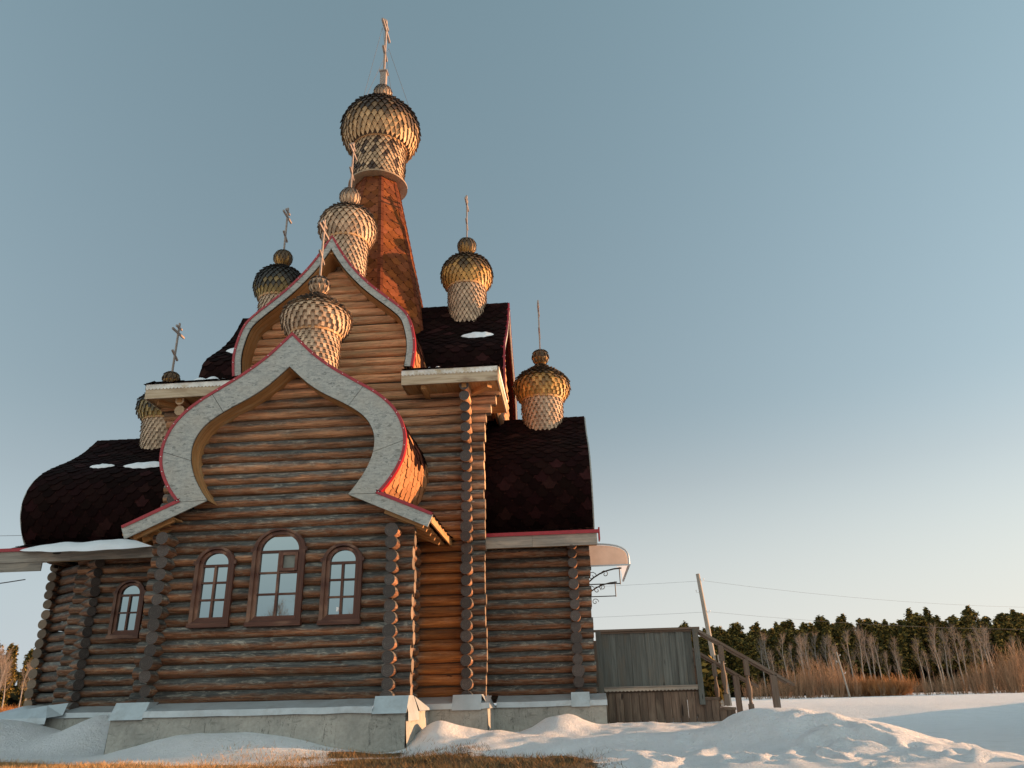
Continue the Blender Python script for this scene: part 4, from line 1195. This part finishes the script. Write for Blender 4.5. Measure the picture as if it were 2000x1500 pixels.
def terrain(x, y):
    z = np.zeros_like(x)
    near = np.exp(-((x+2)/22)**2-((y-14)/16)**2)
    # snow cover and drifts
    z += bump(x, y, -11.9, 16.0, 1.9, 1.5, .62, 1.2)            # mound at far left
    z += bump(x, y, -9.0, 15.6, .95, 1.0, .62, 1.3)             # drift between the arms, left
    z += bump(x, y, -5.9, 13.55, 1.75, .75, .36, 1.4)             # bank before the front plinth
    z += bump(x, y, -2.5, 14.45, .48, .9, .36, 1.0)            # pile at the sunny corner
    z += bump(x, y, -1.5, 14.7, .9, .7, .14, 1.2)
    z += bump(x, y, -.42, 15.6, .50, .8, .26, 1.2)              # drift before the right arm
    z += bump(x, y, .9, 15.9, 1.3, .9, .13, 1.3)
    z += bump(x, y, 2.95, 13.3, .85, 1.1, .35, 1.4)             # the big mound
    z += bump(x, y, 4.0, 12.4, .65, 1.2, .20, 1.4, -.2)
    z += bump(x, y, 4.6, 19.0, 2.2, 2.0, .12)
    z += .13*sst(-3.0, -1.5, x)*sst(12.2, 13.4, y)*(1-sst(4.6, 6, x))
    z += .04*sst(-.4, .8, x)*sst(9.5, 11.5, y)*(1-sst(4.6, 6, x))
    # cleared lower yard to the right, bank at its far side
    yard = sst(4.6, 7.5, x-.12*(y-13))*(1-sst(33, 35.5, y+.8*vnoise(x, y, 3, 5)))
    z -= .34*yard
    z += .14*sst(30, 36, y)*sst(0, 6, x)
    # unseen snow bank added right of the view to cast shade over the yard
    rx_ = x-(.513*y+3.6); z += 1.35*np.exp(-(rx_/1.3)**2)*sst(13.5, 19, y)*(1-sst(34, 38, y))
    lump = vnoise(x, y, 1.3, 1)*.10+vnoise(x, y, .45, 2)*.055+vnoise(x, y, .2, 4)*.035
    rough = sst(-3.6, -1.8, x)*.75+.38
    if x.size > 50:
        rf = np.random.RandomState(8)
        for _ in range(70):
            fx, fy = rf.uniform(-.8, 7.5), rf.uniform(9.3, 13.2); r_ = rf.uniform(.09, .2)
            i0, i1 = np.searchsorted(xs, [fx-.9, fx+.9]); j0, j1 = np.searchsorted(ys, [fy-.9, fy+.9])
            sl = (slice(i0, i1), slice(j0, j1)); q = ((x[sl]-fx)**2+((y[sl]-fy)*.7)**2)/r_**2
            z[sl] += (-.065*np.exp(-q)+.035*np.exp(-(np.sqrt(q)-1.5)**2*3))
    z += lump*np.clip(near*1.3, .0, 1)*rough*(1-.45*bump(x, y, 3.3, 13.0, 2.2, 2.0, 1))*(1-.75*yard)
    z += vnoise(x, y, 14, 6)*.16*(1-near)*sst(24, 34, np.hypot(x, y))*(1-sst(60, 90, np.hypot(x, y)))
    return z
Z = terrain(X, Y)
# snow cover factor: 1 snow, 0 dead grass
snow = np.ones_like(X)
gr = (1-sst(12.2, 13.1, Y+.9*vnoise(X, Y, 2.1, 11)+.45*sst(-7.5, -9, X)*-1))*(1-sst(-3.9, -3.0, X+.6*vnoise(X, Y, .9, 12)))*sst(-40, -30, X)
gr2 = (1-sst(11.6, 12.7, Y+1.2*vnoise(X, Y, 1.4, 13)))*sst(-4.2, -3.4, X)*(1-sst(-.7, .5, X+1.0*vnoise(X, Y, 1.3, 14)))
gr3 = bump(X, Y, -3.4, 12.9, .7, .5, 1.3)+bump(X, Y, -7.2, 14.6, .5, .28, .8)
gra = np.clip(np.maximum(np.maximum(gr, gr2), gr3), 0, 1)
wh = bump(X, Y, -5.3, 12.2, 1.9, .55, 1.15)+bump(X, Y, -3.9, 11.4, 1.0, .35, .55)
snow = np.clip(1-gra+wh, 0, 1)
snow = np.where(Y < 4, .6, snow)
yardd = sst(4.6, 8, X)*(1-sst(28, 34, Y))*.25
nx_, ny_ = X.shape
me = bpy.data.meshes.new('snowy_ground')
co = np.stack([X, Y, Z], -1).reshape(-1, 3)
idx = np.arange(nx_*ny_).reshape(nx_, ny_)
q = np.stack([idx[:-1, :-1], idx[1:, :-1], idx[1:, 1:], idx[:-1, 1:]], -1).reshape(-1, 4)
me.vertices.add(len(co)); me.vertices.foreach_set('co', co.ravel())
me.loops.add(q.size); me.loops.foreach_set('vertex_index', q.ravel())
me.polygons.add(len(q)); me.polygons.foreach_set('loop_start', np.arange(0, q.size, 4)); me.polygons.foreach_set('loop_total', np.full(len(q), 4))
me.update(calc_edges=True)
me.polygons.foreach_set('use_smooth', np.ones(len(q), bool))
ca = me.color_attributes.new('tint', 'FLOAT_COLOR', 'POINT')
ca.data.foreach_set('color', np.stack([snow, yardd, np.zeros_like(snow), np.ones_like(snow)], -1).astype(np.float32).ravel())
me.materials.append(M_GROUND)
g = bpy.data.objects.new('snowy_ground', me); COL.objects.link(g); tag(g, kind='structure')
def ground_z(x, y): return float(terrain(np.array([x*1.0]), np.array([y*1.0]))[0])

# dead grass blades
N = 90000
gx = rng.uniform(-11, .6, N); gy = 9 + 4.9*rng.rand(N)**.8
def samp(A_, x, y):
    i = np.clip(np.searchsorted(xs, x), 0, nx_-1); j = np.clip(np.searchsorted(ys, y), 0, ny_-1); return A_[i, j]
dens = samp(gra-wh*.8, gx, gy)*(.35+1.3*np.clip(vnoise(gx, gy, .5, 21)+.5, 0, 1)**2)
keep = rng.rand(N) < dens; gx, gy = gx[keep], gy[keep]; gz = samp(Z, gx, gy)
mb = MB()
for x, y, z in zip(gx, gy, gz):
    a = random.uniform(0, 6.28); h = random.uniform(.015, .075); l = random.uniform(.5, 2.2)*h; w = .0035
    c, s = math.cos(a), math.sin(a); b = random.uniform(.6, 1.4)
    if x > -4.0+random.uniform(-.7, .7): b *= .45
    col = (.58*b, .34*b, .15*b, 1) if random.random() < .8 else (.16*b, .12*b, .05*b, 1)
    mb.face([(x-s*w, y+c*w, z-.01), (x+s*w, y-c*w, z-.01), (x+c*l, y+s*l, z+h)], None, col)
o = mb.build('dead_grass', M_STRAW); tag(o, 'dry straw-coloured grass thawed out in front of the church', 'grass', kind='stuff')

# ------------------------------------------------------------------ vegetation
def pine(seed, H=12., spread=2.2, low=.25, kind=0):
    rd = random.Random(seed); t = MB(); c = MB()
    bx, by = rd.uniform(-.3, .3), rd.uniform(-.3, .3)
    t.tube([(0, 0, -.3), (bx*.4, by*.4, H*.4), (bx, by, H*.97)], [.17, .12, .02], 6, cap=False)
    nb = 120
    for i in range(nb):
        f = low+(1-low)*(i+.5)/nb; z = H*f; a = rd.uniform(0, 6.28)
        sh = (1-f)/(1-low)
        if kind == 0: rad = spread*(sh**.75)*rd.uniform(.55, 1.1)+.15
        else: rad = spread*min(1, math.sin(math.pi*min(1, sh*1.05+.04))**.6+.1)*rd.uniform(.45, 1.1)+.15
        dr = -.25 if kind == 0 else .15
        n = 3+int(rad*4)
        for k in range(n):
            r = rad*(.25+.75*(k+rd.random())/n); aa = a+rd.uniform(-.25, .25)
            p0 = Vector((r*math.cos(aa)+bx*f, r*math.sin(aa)+by*f, z+dr*r+rd.uniform(-.18, .18)))
            for q in range(4):
                p = p0+Vector((rd.gauss(0, .18), rd.gauss(0, .18), rd.gauss(0, .14)))
                s = rd.uniform(.16, .40); u = Vector((rd.gauss(0, 1), rd.gauss(0, 1), rd.gauss(0, .6))).normalized()*s
                v = u.orthogonal().normalized(); v = (Matrix.Rotation(rd.uniform(0, 3.1), 3, u) @ v)*s*.45
                b = rd.uniform(.6, 1.5); col = (.050*b, .048*b, .017*b, 1) if rd.random() < .62 else (.20*b, .135*b, .034*b, 1)
                c.face([p-u-v*.3, p-u*.1+v, p+u, p-u*.1-v], None, col)
    return t, c
def birch(seed, H=9., mat=None, twigcol=(.24, .19, .155), lean=0):
    rd = random.Random(seed); t = MB(); c = MB()
    L = [(0, 0, -.3), (rd.uniform(-.2, .2), 0, H*.35), (rd.uniform(-.4, .4)+lean, rd.uniform(-.3, .3), H*.7), (rd.uniform(-.6, .6)+lean*1.5, rd.uniform(-.3, .3), H)]
    t.tube(L, [.14, .11, .06, .012], 6, cap=False)
    L = [Vector(p) for p in L]
    def at(f): i = min(2, int(f*3)); return L[i].lerp(L[i+1], f*3-i)
    for i in range(34):
        f = rd.uniform(.38, .97); p = at(f); a = rd.uniform(0, 6.28); ln = (1.15-f)*rd.uniform(2.2, 3.6)
        d = Vector((math.cos(a)*.5, math.sin(a)*.5, 1.)).normalized(); e = p+d*ln
        c.tube([p, p+d*ln*.5+Vector((math.cos(a), math.sin(a), 0))*.15, e], [.022, .013, .005], 4, col=(*twigcol, 1), cap=False)
        for k in range(7):
            q = p.lerp(e, rd.uniform(.3, 1)); d2 = (d+Vector((rd.gauss(0, .45), rd.gauss(0, .45), rd.gauss(0, .3)))).normalized()*rd.uniform(.4, 1.1)
            c.tube([q, q+d2], [.008, .004], 3, col=(*twigcol, 1), cap=False)
    return t, c
def shrub(seed, H=4., n=46, w=1.5, col=(.30, .155, .075)):
    rd = random.Random(seed); c = MB()
    for i in range(n):
        a = rd.uniform(0, 6.28); r = rd.uniform(0, w*.35); h = H*rd.uniform(.55, 1.05)
        p = Vector((r*math.cos(a), r*math.sin(a), -.1)); e = p+Vector((math.cos(a)*rd.uniform(.1, .55)*w, math.sin(a)*rd.uniform(.1, .55)*w, h)); b = rd.uniform(.7, 1.4); cc = (col[0]*b, col[1]*b, col[2]*b, 1)
        m = p.lerp(e, .5)+Vector((rd.uniform(-.15, .15), rd.uniform(-.15, .15), 0))
        c.tube([p, m, e], [.022, .014, .005], 3, col=cc, cap=False)
        for k in range(9):
            q = p.lerp(e, rd.uniform(.25, .97)); d2 = Vector((rd.gauss(0, .35), rd.gauss(0, .35), 1)).normalized()*rd.uniform(.3, .9)
            c.tube([q, q+d2], [.012, .004], 3, col=cc, cap=False)
    return c
def proto(name, parts, label, cat, group):
    r = empty(name, (0, -3000, -50), label, cat, group)
    for nm, mb, mt in parts:
        o = mb.build(nm, mt); o.parent = r
    return r
def place(pr, used, x, y, s, rz, label=None, group=None):
    o = pr if pr.name not in used else copy_tree(pr); used.add(pr.name)
    o.location = (x, y, ground_z(x, y)); o.scale = (s, s, s); o.rotation_euler = (0, 0, rz)
    if label: o['label'] = label
    if group: o['group'] = group
    return o
used = set()
LP = 'dark green pine with a golden sunlit top in the wood on the right'
pines = []
for i in range(6):
    t, c = pine(100+i, random.uniform(11, 13.5), random.uniform(1.25, 1.9), [.12, .3, .4, .18, .35, .25][i], i % 2)
    pines.append(proto('pine_tree', (('trunk', t, M_BARK), ('crown', c, M_NEEDLE)), LP, 'pine tree', 'pines of the wood on the right'))
rd = random.Random(55); cnt = 0
for row in range(7):
    D = 128+row*5.5
    fr = .105
    while fr < .56:
        x = fr*D*1.0+rd.uniform(-.8, .8); y = D+rd.uniform(-2, 2)+fr*6
        s = rd.uniform(.78, 1.0)*(.83+.10*sst(.1, .35, np.array(fr)))*(1+row*.035)
        place(rd.choice(pines), used, x, y, float(s), rd.uniform(0, 6.28)); cnt += 1
        fr += rd.uniform(.011, .022)
LL = 'dark pine in the wood at the far left behind the church'
for i in range(26):
    y = 108+rd.uniform(0, 26); x = -rd.uniform(.68, .80)*y
    place(rd.choice(pines), used, x, y, rd.uniform(.66, .86), rd.uniform(0, 6.28), LL, 'pines of the wood on the left')
bir = []
for i in range(4):
    t, c = birch(200+i, 9.5, lean=rd.uniform(-.5, .5))
    bir.append(proto('birch_tree', (('trunk', t, M_BIRCH), ('branches', c, M_TWIG)), 'bare pale birch standing before the dark pines on the right', 'birch tree', 'bare birches at the edge of the wood on the right'))
for fr in [.228, .262, .318, .330, .342, .358, .368, .395, .402, .414, .47, .502, .52, .300]:
    D = rd.uniform(98, 116); place(rd.choice(bir), used, fr*D*1.02, D, rd.uniform(.5, .85), rd.uniform(0, 6.28))
for i in range(22):
    D = rd.uniform(117, 125); place(rd.choice(bir), used, rd.uniform(.20, .54)*D, D, rd.uniform(.7, .98), rd.uniform(0, 6.28), 'slender bare birch among the front pines of the wood on the right', 'bare birches among the front pines on the right')
for i in range(9):
    y = 96+rd.uniform(0, 9); x = -rd.uniform(.69, .79)*y
    place(rd.choice(bir), used, x, y, rd.uniform(.65, .9), rd.uniform(0, 6.28), 'bare pale tree before the dark wood at the far left', 'bare trees before the wood on the left')
shr = []
for i in range(4):
    shr.append(proto('willow_shrub', (('twigs', shrub(300+i, 4., 26, 1.9, (.27, .165, .10)), M_TWIG),), 'tall copper-coloured leafless willow shrub at the edge of the snow field', 'shrub', 'leafless willow shrubs along the far edge of the snow field'))
def shh(fr): return .45+.55*math.exp(-((fr-.285)/.045)**2)+.75*sst(.40, .55, np.array(fr))*1.0
fr = .20
while fr < .56:
    for row in range(2):
        D = 84+row*9+rd.uniform(-3, 3); s = float(shh(fr))*rd.uniform(.75, 1.15)
        if .33 < fr < .39: s *= .6
        place(rd.choice(shr), used, (fr+rd.uniform(-.004, .004))*D, D, s*.95, rd.uniform(0, 6.28))
    fr += .0075
low = []
for i in range(2):
    low.append(proto('low_shrub', (('twigs', shrub(400+i, 1.3, 90, 3.2, (.36, .17, .07)), M_TWIG),), 'low rounded orange-brown bush before the birches', 'shrub', 'low orange-brown bushes before the birches'))
for fr in (.33, .345, .36, .372, .315): place(rd.choice(low), used, fr*86, 86, rd.uniform(.8, 1.3), rd.uniform(0, 6))
for i in range(10): place(rd.choice(low), used, -rd.uniform(.69, .78)*88, 88+rd.uniform(-3, 3), rd.uniform(.6, .9), rd.uniform(0, 6), 'low orange bush below the wood at the far left', 'low orange bushes at the far left')
t, c = pine(77, 2.6, .75, .03, 1); sap = proto('young_pine', (('trunk', t, M_BARK), ('crown', c, M_NEEDLE)), 'small yellow-green young pine seen between the porch and its stair rail', 'young pine', None)
place(sap, used, 5.25, 34.0, .62, 0)
# far dark undergrowth of the wood: one mass nobody could count
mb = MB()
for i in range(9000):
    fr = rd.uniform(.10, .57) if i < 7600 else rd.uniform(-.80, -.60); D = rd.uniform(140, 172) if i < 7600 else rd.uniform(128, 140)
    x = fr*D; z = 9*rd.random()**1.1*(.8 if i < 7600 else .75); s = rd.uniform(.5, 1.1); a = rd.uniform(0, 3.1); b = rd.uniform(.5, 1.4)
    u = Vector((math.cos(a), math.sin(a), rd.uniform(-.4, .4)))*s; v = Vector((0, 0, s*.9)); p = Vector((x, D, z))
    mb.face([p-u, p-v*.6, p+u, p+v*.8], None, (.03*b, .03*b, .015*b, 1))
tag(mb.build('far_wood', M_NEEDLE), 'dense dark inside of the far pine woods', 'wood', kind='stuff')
# trees behind the viewer, mirrored in the window panes
for i, (x, y, s) in enumerate(((-31.2, -60, 1.30), (-33.6, -61, 1.22), (-29.6, -62, 1.32), (-24.2, -60, 1.27), (-35.5, -63, 1.15))):
    place(bir[i % 4], used, x, y, s, i, 'bare tree mirrored in the lower window panes of the church', 'bare trees mirrored in the windows')

# ------------------------------------------------------------------ poles and wires
def pole(loc, top, h, label, stub=True):
    r = empty('utility_pole', loc, label, 'utility pole', None)
    mb = MB(); k_ = 1 if stub else .6; mb.tube([loc, Vector(loc).lerp(Vector(top), .5), top], [.13*k_, .115*k_, .095*k_], 10, col=(.6, .5, 0, 1)); mb.build('shaft', M_POLE, r)
    if stub:
        mb = MB(); lx, ly, lz = loc; mb.box((lx+.22, ly-.1, lz+h/2), (.24, .2, h), 0, (.7, .5, 0, 1), Matrix.Rotation(R(-4), 3, 'Y')); mb.build('stub_post', M_POLE, r)
        mb = MB()
        for z in (h*.82, h*.35): mb.tube([(lx+.02+.2*math.cos(a)*1.4+.08, ly-.05+.24*math.sin(a), lz+z) for a in [k*.7 for k in range(10)]], .015, 5, cap=False)
        mb.build('binding_wire', M_WIRE, r)
    mb = MB()
    T = Vector(top)
    for dz_, sx in ((-.35, 1), (-1.9, 1), (-.9, -1)):
        f = 1+dz_/(T.z-loc[2]); p = Vector(loc).lerp(T, f)
        mb.tube([p+Vector((sx*.1, 0, 0)), p+Vector((sx*.22, 0, .0)), p+Vector((sx*.24, 0, .12))], [.015, .015, .035], 6)
    mb.build('insulator', M_PAPER, r)
    return r
pole((6.70, 40, .2), (6.24, 40, 6.35), 2.3, 'leaning wooden utility pole tied to a stub post behind the stairs')
pole((24.6, 78, .1), (24.1, 78, 4.1), 1.4, 'shorter leaning wooden pole among the willow shrubs', False)
def wire(a, b, sag, label, r=.0045, n=16):
    a = Vector(a); b = Vector(b); mb = MB()
    mb.tube([a.lerp(b, k/n)-Vector((0, 0, sag*4*(k/n)*(1-k/n))) for k in range(n+1)], r, 4, cap=False)
    tag(mb.build('overhead_wire', M_WIRE), label, 'wire', 'overhead wires')
wire((6.5, 40, 6.0), (-24, 40, 6.4), .3, 'upper overhead wire running from the leaning pole to the left')
wire((6.6, 40, 4.5), (-24, 40, 5.0), .3, 'lower overhead wire running from the leaning pole to the left')
wire((6.5, 40, 6.0), (52, 62, 6.6), 1.2, 'upper overhead wire running from the leaning pole to the right')
wire((6.6, 40, 4.5), (52, 62, 5.2), 1.0, 'lower overhead wire running from the leaning pole to the right')
wire((-12.5, 17.0, 3.55), (-19, 16.5, 3.5), .22, 'dark cable hanging from the left end of the church', .012)
wire((-9, 28, 6.9), (-30, 26, 6.9), .1, 'upper thin wire above the left roof edge', .008)
wire((-9, 28, 5.9), (-30, 26, 6.0), .1, 'lower thin wire beside the left roof edge', .008)
